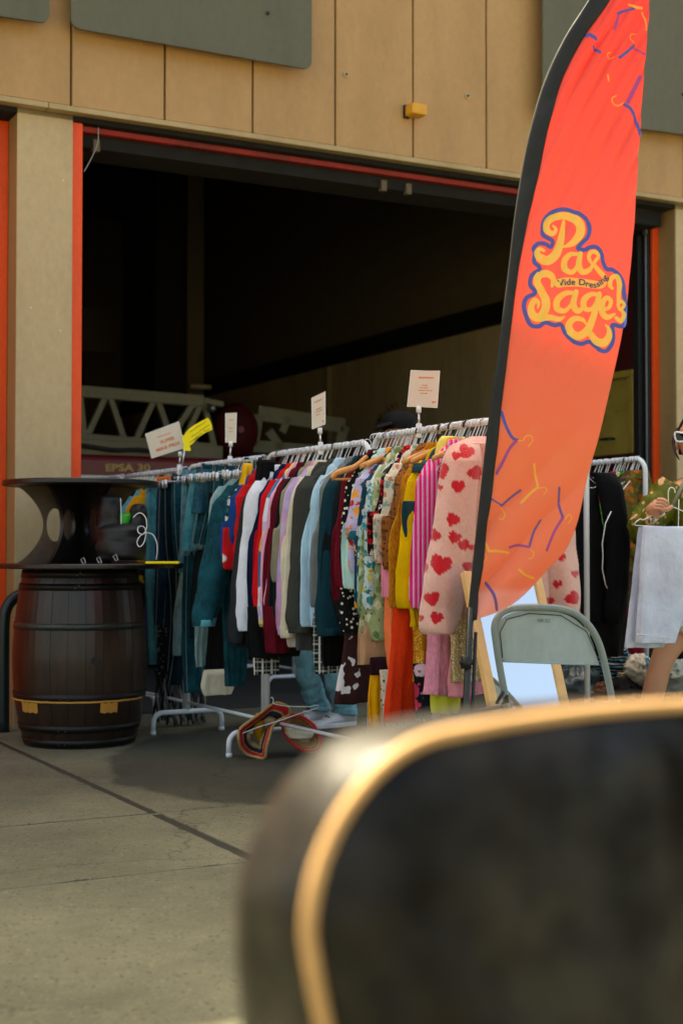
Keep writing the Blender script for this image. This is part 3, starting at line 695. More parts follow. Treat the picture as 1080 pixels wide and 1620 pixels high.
# ---------------------------------------------------------------- garments
M['stitch'] = simple('stitching_thread', (128, 140, 132), .9, bump=0)
NH = 26
def piece(name, rows, P, par, m, b=.03, dn=0.0, fold=.008, seed=0, nr=26, nh=NH, metric=False, kf=None, wob=.006, colf=None, taper_end=False):
    """rows (y,xl,xr) in px (or (z,sl,sr) metric relative to P) lofted on the vertical plane through P along U"""
    q = []
    for r_ in rows:
        if metric: z, a, c = r_
        else:
            y, xl, xr = r_
            pl = plane(xl, y, P, N) - P; pr = plane(xr, y, P, N) - P
            z, a, c = pl.z + P.z, pl.dot(U), pr.dot(U)
        q.append((z, a, c))
    q = spline(q, nr); rings = []
    rnd = random.Random(seed); ph = rnd.uniform(0, 6); kf = kf or rnd.choice((5, 6, 7, 8)); k2 = rnd.uniform(2, 6)
    base = Vector((P.x, P.y, 0)) - N * dn
    for i, (z, a, c) in enumerate(q):
        f = i / nr; m_ = (a + c) / 2; hw = abs(c - a) / 2
        grow = min(1, f * 3.0) * (0.35 + .65 * f)
        bb = min(b, hw * 1.0 if hw < b else b) * (0.35 + .65 * min(1, f * 6))
        ring = []
        for k in range(nh):
            th = 2 * PI * k / nh; cs, sn = math.cos(th), math.sin(th)
            e = (abs(cs) ** .9) * (1 if cs > 0 else -1)
            x = m_ + hw * e
            nz = noise.noise(Vector((x * 7 + seed * 3.1, th * .7, z * 3.0 + seed)))
            nz2 = noise.noise(Vector((x * 22 + seed, sn, z * 9 + seed * 2)))
            rdg = (1 - 2.4 * abs(noise.noise(Vector((x * 6 + seed * 2.3, sn * .4, z * 4.2 + x * 5 + seed))))) * .009 * grow
            dy = bb * sn * abs(sn) ** .45 + rdg * abs(sn) ** .5 + fold * grow * math.sin(kf * (x - m_) / max(.05, hw) * 1.7 + ph + z * k2) * abs(sn) ** .5 * (1 if True else 0) + nz * .016 * grow + nz2 * .007 * grow
            dx = noise.noise(Vector((seed * 1.7, cs * 2, z * 5))) * wob * (0.3 + f) + noise.noise(Vector((seed * .7, cs * 2, z * 16))) * wob * .5
            zz = z + (noise.noise(Vector((x * 9, seed, 2))) * .012 if i == nr else 0)
            ring.append(base + U * (x + dx) + N * dy + ZV * zz)
        rings.append(ring)
    mb = MB().ring(rings)
    o = mb.build(name, m, par, True)
    return o
gi = [0]
def garment(kind, label, cat, i, pr, hk='wire', group=None):
    P = hanger(i, pr, hk, what=label); gi[0] += 1
    root = thing(kind, Vector((P.x, P.y, P.z - .1)), label, cat, group)
    return root, P
def top(kind, label, cat, i, pr, m, cuff, hem, W=.185, Wb=.225, sw=.115, b=.036, hk='wire', m2=None, collar=True, cuffband=None, sb=.036, hood=False, rs=True, bodyW=None):
    root, P = garment(kind, label, cat, i, pr, hk); sd = gi[0]; W = W - .042
    zt_ = P.z - .075; zs = P.z - .155
    q = plane(cuff[0], cuff[1], P, N) - P; sc, zc = q.dot(U), q.z + P.z
    zh = plane(pr, hem, P, N).z
    body = [(zt_, -.055, .055), (zt_ - .018, -.085, .085), (zs + .012, -W + .03, W - .03), (zs - .03, -W - .01, W + .01), (zs - .20, -Wb + .03, Wb - .03), ((zs + zh) / 2, -Wb, Wb), (zh + .05, -Wb - .004, Wb + .004), (zh, -Wb + .006, Wb - .006)]
    piece('body', body, P, root, m, b=b, seed=sd, metric=True, nr=30)
    # left sleeve (image-left), mirrored on the right
    zm = (zs + zc) / 2
    for sgn in ((-1, 1) if rs else (-1,)):
        scx = sc if sgn < 0 else max(-Wb - .09, sc + .03)
        rows = [(zs + .020, -W + .005, -W + .085), (zs - .03, -W - .028, -W + .085), (zs * .7 + zm * .3, -W * .72 + scx * .28 - .030, -W * .72 + scx * .28 + sw * .95), (zm, -W * .42 + scx * .58 - .026, -W * .42 + scx * .58 + sw), (zm * .35 + zc * .65, -W * .12 + scx * .88 - .016, -W * .12 + scx * .88 + sw * .94), (zc + .045, scx - .004, scx + sw * .85), (zc, scx + .006, scx + sw * .76)]
        if sgn > 0: rows = [(z, -c_, -a_) for z, a_, c_ in rows]
        s_ = piece('sleeve', rows, P, root, m2 or m, b=sb, dn=.012 if sgn < 0 else .0, seed=sd * 7 + sgn, fold=.006, metric=True, kf=3, wob=.012)
        if cuffband or kind == 'sweatshirt':
            r2 = [(zc + .038, scx - .001, scx + sw * .84 + .003), (zc - .004, scx + .003, scx + sw * .77 + .004)]
            if sgn > 0: r2 = [(z, -c_, -a_) for z, a_, c_ in r2]
            piece('cuff', r2, P, s_, cuffband or m2 or m, b=sb + .003, dn=.013 if sgn < 0 else 0, seed=sd * 7 + sgn, fold=.002, metric=True, nr=4)
    if collar:
        piece('collar', [(zt_ + .022, -.05, .05), (zt_ + .0, -.062, .062), (zt_ - .03, -.066, .066)], P, root, m2 or m, b=.040, dn=.01, seed=sd, fold=0, metric=True, nr=6)
    if hood:
        piece('hood', [(zt_ + .01, -.07, .07), (zt_ - .05, -.11, .11), (zt_ - .16, -.10, .10), (zt_ - .2, -.04, .04)], P, root, m, b=.03, dn=-.05, seed=sd, fold=.006, metric=True, nr=12)
    return root, P
def hung(kind, label, cat, i, pr, m, rows, b=.028, hk=None, pn='panel', dn=0.0, clips=False, extra=(), fold=.012, band=None):
    if i < 3: hk = 'clip'
    root, P = garment(kind, label, cat, i, pr, hk or 'wire')
    o = piece(pn, rows, P, root, m, b=b, dn=dn, seed=gi[0], fold=fold)
    if kind in ('jeans', 'shorts') and len(rows) > 1:
        y, xl, xr = rows[0]
        piece('waistband', [(y - 1, xl - .5, xr + .5), (y + 9, xl - .8, xr + .8)], P, o, m, b=b * .62, dn=dn + .004, seed=gi[0], fold=.002, nr=4)
        for fr_ in (.12, .62):
            mbs = MB(); q_ = [plane(a_ + (c_ - a_) * fr_, yy, P - N * (dn + b + .004), N) for yy, a_, c_ in spline(rows, 16)]
            mbs.tube(q_, .0016, 4).build('stitched_seam', M['stitch'], o)
    for nm, rw, mm, bb, dd in extra: piece(nm, rw, P, root, mm, b=bb, dn=dd, seed=gi[0] + 50, fold=.005)
    if clips:
        y0, xl, xr = rows[0]
        for x in (xl + 4, xr - 4):
            c = plane(x, y0 + 1, P, N) - N * (b * .5)
            bevel(MB().hexa([c + U * a + N * d_ + ZV * e for e in (-.018, .014) for a, d_ in ((-.008, -.012), (.008, -.012), (.008, .012), (-.008, .012))]).build('clip', M['blackplastic'], root), .002)
    return root, P
denimD = fab((4, 44, 52), 'denim', (16, 82, 92)); denimM = fab((34, 116, 130), 'denim', (92, 164, 172)); denimL = fab((104, 142, 146), 'denim', (160, 186, 184))
denimX = fab((4, 22, 30), 'denim', (12, 42, 52)); black = fab((9, 9, 10)); char = fab((22, 26, 30)); cream = fab((214, 204, 176)); white = fab((222, 228, 236)); 
red = fab((206, 14, 26)); maroon = fab((96, 4, 24)); bg_ = fab((8, 22, 22)); grey = fab((56, 58, 53)); teal = fab((2, 50, 60)); lb_ = fab((168, 204, 222)); navy = fab((18, 26, 60))

# --- farthest rack, glimpsed behind the spool
top('shirt', 'orange shirt seen between the spool and the light jeans', 'shirt', 1, 246, fab((204, 140, 22)), (196, 900), 900, hk='white')
top('jacket', 'faded blue jacket behind the backpack at the left end of the racks', 'jacket', 1, 238, denimM, (183, 890), 900, hk='white')
top('jacket', 'gold and black jacket behind the barrel flange', 'jacket', 1, 225, fab((30, 26, 20), 'spots', (196, 150, 30), scale=16), (196, 950), 960)
for k, px in enumerate((150, 170, 190)):
    top('coat', ['black coat at the far left end of the racks', 'dark brown coat second from the far end of the racks', 'navy coat third from the far end of the racks'][k], 'coat', 0 if px < 200 else 1, px, [black, fab((44, 30, 20)), navy][k], (px - 40, 1000), 1010)
# --- jeans rack
hung('jeans', 'light teal washed jeans hanging right of the backpack', 'jeans', 1, 262, denimM, [(770, 231, 273), (800, 230, 272), (900, 231, 264), (1052, 236, 257)], clips=True, hk='black')
hung('jeans', 'very dark navy jeans beside the light teal jeans', 'jeans', 1, 274, denimX, [(762, 256, 300), (850, 258, 296), (960, 268, 292), (1062, 262, 290)], clips=True, hk='black', dn=-.02)
hung('jeans', 'dark jeans with a pale side seam hanging to the floor level', 'jeans', 1, 284, denimX, [(758, 270, 306), (870, 274, 310), (1000, 274, 308), (1085, 262, 305)])
hung('jeans', 'mid blue jeans with back pocket right of the navy jeans', 'jeans', 1, 290, denimD, [(752, 272, 312), (790, 271, 314), (850, 274, 312), (900, 280, 312)], clips=True, hk='black')
hung('trousers', 'bleached trouser leg hanging low beside the barrel', 'trousers', 1, 294, denimL, [(870, 292, 312), (960, 277, 300), (1036, 274, 290)], b=.02)
# --- denim jacket rack
hung('jeans', 'wide dark teal jeans reaching lowest beneath the denim jacket', 'jeans', 2, 322, denimD, [(760, 296, 345), (900, 290, 340), (1000, 288, 340), (1097, 291, 337)])
hung('trousers', 'charcoal wide trousers left of the denim jacket', 'trousers', 2, 330, char, [(775, 322, 360), (850, 312, 350), (940, 302, 345), (1010, 300, 335)], b=.035)
for lab, pr, rows, mt in (('frayed light blue denim shorts hanging highest on their rack', 322, [(745, 300, 334), (790, 292, 330), (850, 284, 318), (872, 283, 316)], denimM), ('ripped blue denim shorts with brown patch beside the frayed pair', 334, [(736, 316, 350), (790, 312, 342), (850, 303, 326), (862, 302, 324)], denimD), ('dark denim shorts with crossing belt loops below the clips', 350, [(738, 336, 372), (775, 333, 370), (790, 332, 366)], denimD)):
    r_, P = hung('shorts', lab, 'shorts', 2, pr, mt, rows, clips=True, hk='wire', dn=.04, b=.035)
    y, xl, xr = rows[-1]; mb = MB()
    for k in range(26):
        x = xl + (xr - xl) * k / 25; a = plane(x, y - 2, P, N) - N * (.05 + random.uniform(-.02, .02)); mb.tube([a, a + U * random.uniform(-.006, .006) - ZV * random.uniform(.015, .035)], .0018, 4)
    if 'dark' not in lab: mb.build('frayed_hem', denimL, r_)
hung('jeans', 'pale jeans leg with turned hem under the denim jacket cuff', 'jeans', 2, 345, denimL, [(940, 310, 340), (1000, 309, 334), (1055, 310, 327)], b=.02)
hung('skirt', 'black skirt hanging under the denim jacket sleeve', 'skirt', 2, 352, black, [(780, 330, 380), (980, 330, 372), (1082, 324, 362)])
top('jacket', 'light grey denim jacket partly behind the dark denim jacket', 'jacket', 2, 388, denimL, (326, 930), 940, W=.2)
top('jacket', 'dark teal denim jacket with stitched cuffs, left of the shirts', 'jacket', 2, 404, denimD, (305, 990), 930, W=.21, sw=.145, sb=.05, cuffband=denimM)
hung('skirt', 'teal denim skirt hanging low below the patterned shirt', 'skirt', 2, 392, denimD, [(880, 348, 400), (1000, 352, 396), (1086, 357, 387)])
hung('scarf', 'pale crumpled scarf hanging below the denim skirt', 'scarf', 2, 372, cream, [(1060, 322, 366), (1085, 318, 372), (1100, 322, 366)], b=.02)
top('shirt', 'navy shirt with white blossom print and short sleeves', 'shirt', 2, 410, fab((14, 46, 66), 'floral', (190, 206, 206), (30, 92, 96), 26, c4=(214, 216, 206)), (351, 882), 900, W=.17, sw=.10)
hung('dress', 'plain yellow strap dress between denim jacket and navy shirt', 'dress', 2, 405, fab((236, 178, 40)), [(733, 383, 394), (745, 379, 396), (790, 372, 396), (880, 366, 398)], dn=.03)
top('shirt', 'royal blue shirt showing only its sleeve beside the navy shirt', 'shirt', 2, 414, fab((16, 62, 122)), (359, 868), 880, W=.17, sw=.08)
top('shirt', 'red shirt with white dots left of the white jacket', 'shirt', 2, 417, fab((200, 20, 28), 'dots', (230, 225, 225), scale=9), (366, 890), 900, W=.165, sw=.08)
for k, (px, lab, mt) in enumerate(((398, 'green and white tartan skirt clipped at the top', fab((18, 66, 62), 'plaid', (206, 214, 200), scale=22)), (420, 'black pleated skirt clipped beside the tartan skirt', black))):
    hung('skirt', lab, 'skirt', 2 if k == 0 else 3, px if k == 0 else 442, mt, [(727, px - 14, px + 14), (745, px - 16, px + 16), (775, px - 19, px + 18)], clips=True, hk='black', dn=.02)
for k, (rk, px, cl, c2_, lab, kd, rows) in enumerate((
    (1, 268, (8, 30, 48), (30, 62, 84), 'indigo jeans folded behind the light teal pair', 'jeans', [(754, 250, 286), (800, 248, 284), (900, 246, 276), (990, 244, 268)]),
    (1, 281, (14, 66, 88), (70, 132, 150), 'stone washed jeans at the near end of the jeans rack', 'jeans', [(748, 284, 318), (790, 282, 318), (860, 284, 316), (960, 286, 314), (1010, 290, 314)]),
    (2, 316, (30, 88, 108), (110, 160, 172), 'pale worn jeans at the far end of the denim jacket rack', 'jeans', [(744, 286, 320), (800, 284, 318), (880, 281, 310), (905, 281, 308)]),
    (2, 338, (10, 48, 62), (48, 100, 116), 'denim skirt with visible back pocket between the two shorts', 'skirt', [(742, 308, 342), (780, 304, 342), (812, 300, 341)]),
    (2, 366, (6, 34, 46), (22, 66, 80), 'deep blue jeans clipped behind the pale denim jacket', 'jeans', [(738, 352, 386), (775, 350, 386), (900, 346, 380)]))):
    hung(kd, lab, kd, rk, px, fab(cl, 'denim', c2_), rows, clips=True, b=.034, dn=.01 * k)
# --- sweatshirt rack
top('coat', 'long dark grey coat left of the white jacket', 'coat', 3, 442, fab((36, 40, 42)), (358, 1018), 1022, W=.19)
top('jacket', 'white zip jacket, the brightest garment of the middle rack', 'jacket', 3, 447, white, (374, 998), 1002, W=.2, sw=.155, sb=.055, Wb=.23)
hung('trousers', 'dark green trousers hanging below the white jacket', 'trousers', 3, 450, bg_, [(900, 390, 432), (985, 388, 432), (1022, 390, 430)])
top('sweatshirt', 'navy sweatshirt mostly hidden behind the white jacket', 'sweatshirt', 3, 458, navy, (404, 900), 960, W=.17)
top('sweatshirt', 'bright red sweatshirt right of the white jacket', 'sweatshirt', 3, 468, red, (400, 967), 930, W=.185, sw=.105)
top('sweatshirt', 'blue white and yellow colour block sweatshirt', 'sweatshirt', 3, 476, fab((210, 216, 226), 'block', (38, 122, 160), (222, 200, 120), 2.4, c4=(196, 178, 206)), (407, 987), 990, W=.18, sw=.095)
top('sweatshirt', 'pale pink sweatshirt edge beside the colour block one', 'sweatshirt', 3, 480, fab((226, 160, 186)), (412, 960), 960, W=.175, sw=.09)
top('sweatshirt', 'maroon sweatshirt in the middle of the row', 'sweatshirt', 3, 485, maroon, (419, 1008), 1010, W=.18, sw=.11)
top('jacket', 'black green jacket right of the maroon sweatshirt', 'jacket', 3, 495, bg_, (431, 1004), 1002, W=.185, sw=.12)
top('shirt', 'beige shirt strip showing between two dark jackets', 'shirt', 3, 499, fab((148, 140, 116)), (442, 900), 920, W=.18, sw=.08)
top('sweatshirt', 'tie dyed lilac pink and pale blue sweatshirt', 'sweatshirt', 3, 508, fab((168, 196, 216), 'tie', (206, 150, 184), (176, 150, 196), c4=(206, 196, 220)), (438, 1003), 1000, W=.195, sw=.105)
top('sweatshirt', 'cream sweatshirt just left of the grey hoodie', 'sweatshirt', 3, 513, cream, (445, 1008), 1008, W=.18, sw=.10, cuffband=cream)
top('hoodie', 'heavy dark grey hoodie with thick sleeve in the middle', 'hoodie', 3, 532, grey, (455, 1000), 990, W=.215, sw=.17, sb=.06, cuffband=grey, hood=True)
top('shirt', 'sky blue shirt between grey hoodie and dark teal sweatshirt', 'shirt', 3, 545, lb_, (488, 992), 990, W=.175, sw=.10)
top('sweatshirt', 'plain light grey sweatshirt with its shoulder beside the wooden hanger', 'sweatshirt', 3, 562, fab((116, 120, 118)), (508, 940), 960, W=.19)
top('sweatshirt', 'dark teal sweatshirt hanging left of the polka dot dress', 'sweatshirt', 3, 574, teal, (500, 1005), 985, W=.205, sw=.19, sb=.055)
top('cardigan', 'black cardigan edge right of the dark teal sweatshirt', 'cardigan', 3, 581, fab((14, 20, 24)), (524, 980), 985, W=.18, sw=.12)
# longer things below the sweatshirts
for lab, pr, rows, mt, knd in (('black and white checked shirt tail below the white jacket', 470, [(960, 403, 448), (1010, 403, 447), (1069, 405, 446)], fab((16, 18, 18), 'plaid', (206, 206, 196), scale=24), 'shirt'),
                          ('black and white checked shirt tail in front of the pale jeans', 560, [(970, 500, 545), (1036, 500, 542), (1066, 505, 540)], fab((16, 18, 18), 'plaid', (206, 206, 196), scale=25), 'shirt'),
                          ('black long skirt behind the checked shirt tail', 478, [(960, 395, 470), (1020, 396, 480), (1042, 400, 478)], black, 'skirt'),
                          ('dark grey long cardigan hem below the grey hoodie', 538, [(960, 470, 530), (1020, 472, 528), (1030, 474, 526)], fab((70, 68, 66)), 'cardigan'),
                          ('black trousers hem beneath the dark teal sweatshirt', 570, [(960, 515, 560), (1030, 512, 548), (1055, 516, 546)], black, 'trousers'),
                          ('off white shirt tail under the tie dyed sweatshirt', 520, [(960, 455, 500), (1014, 458, 496), (1024, 460, 494)], fab((186, 176, 160)), 'shirt'),
                          ('maroon skirt hem beneath the maroon sweatshirt', 500, [(960, 425, 470), (1020, 424, 465), (1034, 426, 462)], maroon, 'skirt')):
    hung(knd, lab, knd, 3, pr, mt, rows, dn=-.03)
# --- blouse rack
polka = fab((14, 13, 14), 'dots', (226, 214, 188), scale=46)
top('dress', 'long black dress with cream polka dots', 'dress', 4, 602, polka, (537, 900), 1000, W=.17, Wb=.2, sw=.13)
hung('dress_train', 'black dotted dress skirt', 'dress', 4, 600, polka, [(780, 548, 610), (880, 538, 600), (990, 537, 590)]) if False else None
top('cardigan', 'dark red cardigan edge behind the polka dot dress', 'cardigan', 4, 596, maroon, (530, 930), 950, W=.18, sw=.1)
top('blouse', 'pale mint blouse with a wide sleeve hanging below the flowers', 'blouse', 4, 614, fab((176, 214, 206)), (545, 932), 930, W=.165, sw=.15, sb=.05)
flo = fab((176, 172, 208), 'floral', (176, 44, 26), (22, 84, 96), 17, c4=(226, 150, 48))
top('blouse', 'lilac blouse with big orange and teal flowers and teal hem', 'blouse', 4, 626, flo, (549, 852), 905, W=.19, sw=.17, sb=.06, cuffband=fab((20, 96, 110)))
top('shirt', 'teal flowered shirt just right of the lilac blouse', 'shirt', 4, 634, fab((16, 62, 78), 'floral', (214, 140, 46), (196, 190, 196), 16, c4=(30, 110, 96)), (562, 900), 965, W=.18, sw=.15)
hung('scarf', 'long printed scarf with cream and rust figures', 'scarf', 4, 632, fab((190, 176, 184), 'floral', (120, 48, 30), (196, 196, 170), 22, c4=(200, 130, 60)), [(830, 576, 600), (900, 574, 596), (975, 572, 594)], dn=.05, b=.022)
top('shirt', 'green leaf print shirt hanging above the striped towel edge', 'shirt', 4, 642, fab((150, 164, 116), 'floral', (84, 110, 62), (196, 196, 160), 20, c4=(110, 130, 80)), (582, 1012), 1000, W=.17, sw=.12)
top('shirt', 'white shirt with teal branches below the green leaf print', 'shirt', 4, 639, fab((188, 206, 204), 'floral', (26, 120, 136), (206, 190, 90), 22, c4=(60, 140, 140)), (566, 965), 970, W=.175, sw=.13)
top('blouse', 'black blouse with red and white blossoms', 'blouse', 4, 654, fab((20, 16, 18), 'floral', (186, 18, 34), (214, 206, 200), 24, c4=(190, 30, 40)), (598, 866), 880, W=.17, sw=.12)
top('blouse', 'cream blouse with small pastel flowers and gathered sleeve', 'blouse', 4, 665, fab((206, 196, 172), 'floral', (120, 150, 140), (186, 120, 90), 26, c4=(214, 200, 186)), (603, 872), 890, W=.18, sw=.15, sb=.05)
hung('top', 'pink top with an orange diagonal band', 'top', 4, 668, fab((222, 128, 152), 'block', (232, 84, 36), (222, 128, 152), 3.0, c4=(222, 128, 152)), [(840, 610, 650), (870, 601, 640), (910, 600, 632), (945, 600, 630)], dn=.03, b=.045)
top('blouse', 'brown leopard print blouse left of the mustard top', 'blouse', 4, 678, fab((150, 92, 44), 'leopard', (52, 28, 16), scale=60), (622, 900), 900, W=.17, sw=.12)
top('cardigan', 'golden brown ribbed cardigan left of the mustard top', 'cardigan', 4, 690, fab((186, 120, 24), 'knit', (120, 72, 14)), (634, 880), 960, W=.17, sw=.11)
top('top', 'plain mustard yellow top with a wide long sleeve', 'top', 4, 706, fab((206, 164, 14)), (623, 962), 960, W=.18, sw=.19, sb=.055)
top('top', 'dark teal velvet top with short gathered shoulder', 'top', 4, 712, fab((8, 60, 66), rough=.5), (657, 750), 850, W=.185, sw=.11, sb=.055)
hung('shirt', 'pale yellow shirt folded over a clip hanger at the top of the rack', 'shirt', 4, 708, fab((230, 224, 112)), [(691, 688, 724), (700, 682, 726), (722, 678, 722)], clips=True, dn=.05)
top('shirt', 'magenta and white striped shirt left of the heart jacket', 'shirt', 4, 726, fab((222, 36, 120), 'stripes', (232, 200, 220), (120, 60, 150), 55, c4=(222, 36, 120)), (650, 962), 960, W=.20, sw=.13)
# low hanging things of the blouse rack
LOW = [('skirt', 'brown skirt with white cow spots hanging above the sneaker', 596, fab((52, 26, 24), 'spots', (206, 200, 200), scale=17), [(985, 548, 600), (1050, 540, 600), (1113, 528, 602)], .045),
       ('skirt', 'black embroidered skirt strip above the cow spotted skirt', 592, fab((12, 26, 28), 'spots', (120, 130, 124), scale=60), [(960, 545, 572), (1010, 546, 570), (1062, 549, 566)], .03),
       ('skirt', 'tan suede skirt beneath the striped towel edge', 640, fab((186, 146, 110)), [(980, 568, 625), (1030, 566, 620), (1052, 566, 616)], .03),
       ('towel', 'blue printed cloth with red and white striped edge', 626, fab((30, 96, 116), 'floral', (206, 206, 214), (30, 130, 90), 14, c4=(60, 80, 150)), [(930, 572, 596), (990, 571, 595), (1000, 572, 594)], .03),
       ('trousers', 'deep yellow trousers reaching lowest beside the rack post', 642, fab((222, 156, 20)), [(1050, 588, 612), (1100, 584, 610), (1172, 584, 612)], .03),
       ('dress', 'cream dotted dress hem left of the red trousers', 656, fab((206, 196, 172), 'dots', (90, 70, 50), scale=50), [(1060, 600, 640), (1130, 604, 640), (1175, 610, 645)], .035),
       ('skirt', 'dark plum skirt band above the yellow trousers', 648, fab((40, 12, 24)), [(1040, 585, 640), (1060, 586, 636), (1068, 588, 634)], .03),
       ('trousers', 'coral orange trousers left of the red orange ones', 664, fab((234, 120, 70)), [(930, 610, 640), (1000, 609, 634), (1068, 614, 632)], .035),
       ('trousers', 'red orange wide trousers, the largest bright piece hanging low', 680, fab((214, 54, 16)), [(950, 624, 668), (1000, 620, 664), (1080, 612, 662), (1144, 606, 660)], .05),
       ('dress', 'shiny gold lame dress strip right of the red trousers', 700, fab((186, 124, 20), 'sequin', (236, 190, 90)), [(950, 642, 690), (1000, 655, 680), (1080, 657, 678)], .03),
       ('skirt', 'black skirt with small white rimmed pink blossoms', 708, fab((14, 20, 26), 'floral', (206, 60, 96), (14, 20, 26), 12, c4=(214, 190, 200)), [(1050, 652, 740), (1100, 656, 745), (1155, 662, 750)], .035),
       ('top', 'lime yellow top hem below the pink fluffy dress', 722, fab((206, 206, 70)), [(1070, 680, 726), (1110, 680, 728), (1128, 682, 728)], .035),
       ('dress', 'long pink textured dress hanging below the heart jacket', 726, fab((224, 146, 166), 'knit', (206, 120, 146)), [(930, 676, 730), (1000, 677, 722), (1060, 676, 716), (1100, 672, 714)], .045),
       ('top', 'crimson top edge under the heart jacket sleeve', 730, fab((186, 12, 52)), [(900, 690, 730), (960, 694, 716), (992, 698, 714)], .03),
       ('dress', 'beige sequined dress right of the pink textured dress', 742, fab((178, 150, 104), 'sequin', (240, 226, 190)), [(860, 712, 770), (960, 711, 760), (1040, 712, 762), (1080, 713, 764)], .035),
       ('dress', 'pale rose dress hem lowest behind the flag pole', 738, fab((222, 140, 150)), [(1040, 712, 770), (1080, 710, 770), (1101, 710, 772)], .03)]
for knd, lab, pr, mt, rows, b in LOW: hung(knd, lab, knd if knd != 'towel' else 'cloth', 4, pr, mt, rows, b=b)
P = railpt(4, 626)
ob = [o for o in bpy.data.objects if o.get('label', '').startswith('blue printed cloth')][0]
piece('striped_edge', [(998, 573, 596), (1016, 577, 602)], P, ob, fab((180, 20, 56), 'hstripes', (226, 222, 222), (180, 20, 56), 40, c4=(226, 222, 222)), b=.031, seed=3)
ob = [o for o in bpy.data.objects if o.get('label', '').startswith('plain mustard')][0]
P = railpt(4, 706)
for k in range(2):
    piece('tie_end', [(955, 636 + k * 9, 646 + k * 9), (975, 640 + k * 8, 650 + k * 8), (992, 641 + k * 9, 652 + k * 9)], P, ob, fab((206, 164, 14)), b=.012, dn=.05, seed=k, nr=10)

# --- fluffy jacket with hearts
HEARTS = [(737, 714, 20, .5), (721, 721, 12, .2), (697, 745, 22, -.3), (696, 771, 8, 0), (724, 769, 18, .1), (751, 748, 19, -.6), (716, 822, 18, .5), (688, 847, 15, .7), (719, 850, 17, .4), (733, 862, 15, -.3), (746, 866, 9, 0), (670, 898, 13, -.2), (697, 893, 28, .25), (738, 896, 13, .1), (683, 947, 20, -.15), (665, 978, 9, .3), (690, 977, 17, .3),
          (881, 924, 12, .2), (905, 946, 19, -.7), (888, 882, 11, .2), (909, 908, 10, .1), (870, 951, 11, 0), (800, 800, 20, .3), (840, 850, 18, -.3), (870, 760, 20, .2), (790, 880, 18, .4)]
def heart_d(x, y):
    x *= 1.15; y = y * 1.15 + .12
    return (x * x + y * y - .55) ** 3 - x * x * y ** 3 * 1.1
def in_heart(px, py):
    for cx, cy, sz, rot in HEARTS:
        dx, dy = (px - cx) / sz, -(py - cy) / sz
        if abs(dx) > 1.4 or abs(dy) > 1.4: continue
        c, s_ = math.cos(rot), math.sin(rot); x, y = dx * c - dy * s_, dx * s_ + dy * c
        x += noise.noise(Vector((px * .35, py * .35, 1))) * .12
        if heart_d(x * 1.25, y * 1.25 + .1) < 0: return True
    return False
def fur_mat():
    t = NT('fluffy_pile'); at = t.node('ShaderNodeVertexColor', layer_name='col')
    n = t.noise(60, 5, 0.8); b = t.mix(t.ramp(n.outputs[0], [(0.3, G_(.35)), (0.65, G_(0))]).outputs[0], at.outputs[0], t.mix(1.0, at.outputs[0], (.62, .5, .5, 1), 'MULTIPLY'))
    t.col(b); t.b.inputs['Roughness'].default_value = 1; t.b.inputs['Sheen Weight'].default_value = .5; t.b.inputs['Specular IOR Level'].default_value = .1
    n2 = t.noise(140, 4, .8); t.bump(n2.outputs[0], .9, .006); return t.m
M['fur'] = fur_mat()
PINK = lin((232, 186, 170)); HRED = lin((206, 10, 34))
def fluffy(o, dens=1.0):
    me = o.data; base = rootloc(o); rnd = random.Random(5)
    # tufts: thin spikes leaving the surface, coloured like the pile beneath
    vs = []; fs = []; cols = []
    for p in me.polygons:
        if p.area < 1e-8 or len(p.vertices) > 4: continue
        for _ in range(max(1, int(p.area * 26000 * dens * rnd.uniform(.6, 1.4)))):
            a, b, c, d = [me.vertices[i].co for i in p.vertices]
            r1, r2 = rnd.random(), rnd.random(); q = a * (1 - r1) * (1 - r2) + b * r1 * (1 - r2) + c * r1 * r2 + d * (1 - r1) * r2
            nrm = (p.normal + Vector((rnd.uniform(-.7, .7), rnd.uniform(-.7, .7), rnd.uniform(-1.0, .3)))).normalized()
            sd = nrm.cross(Vector((rnd.uniform(-1, 1), rnd.uniform(-1, 1), rnd.uniform(-1, 1)))).normalized() * .0016
            k = len(vs); L = rnd.uniform(.006, .012); vs += [q - sd, q + sd, q + nrm * L]; fs.append((k, k + 1, k + 2))
            px, py = proj(q + base); cl = HRED if in_heart(px, py) else PINK; cols += [cl] * 3
    m2 = bpy.data.meshes.new('pile'); m2.from_pydata([tuple(v) for v in vs], [], fs); m2.materials.append(M['fur'])
    ca = m2.color_attributes.new('col', 'FLOAT_COLOR', 'POINT'); ca.data.foreach_set('color', [x for c_ in cols for x in c_])
    x = bpy.data.objects.new('pile', m2); C.objects.link(x); x.parent = o; x['kind'] = 'stuff'
def colourise(o):
    me = o.data; base = rootloc(o); ca = me.color_attributes.new('col', 'FLOAT_COLOR', 'POINT'); out = []
    for v in me.vertices:
        px, py = proj(v.co + base); out += list(HRED if in_heart(px, py) else PINK)
    ca.data.foreach_set('color', out)
P = hanger(4, 766, 'wood', what='fluffy pale pink jacket with red hearts')
P = railpt(4, 766)
fj = thing('jacket', Vector((P.x, P.y, P.z - .1)), 'fluffy pale pink jacket with red hearts, nearest the flag', 'jacket')
bo = piece('body', [(690, 745, 790), (700, 722, 820), (712, 705, 850), (740, 700, 880), (800, 716, 876), (900, 720, 872), (960, 722, 868), (975, 726, 864)], P, fj, M['fur'], b=.07, seed=11, nr=150, nh=150, fold=.008)
s1_ = piece('sleeve', [(703, 705, 748), (725, 691, 748), (765, 683, 742), (830, 675, 740), (890, 665, 734), (950, 657, 722), (990, 654, 712), (1002, 660, 706)], P, fj, M['fur'], b=.07, dn=.05, seed=12, nr=150, nh=110, fold=.006, kf=2)
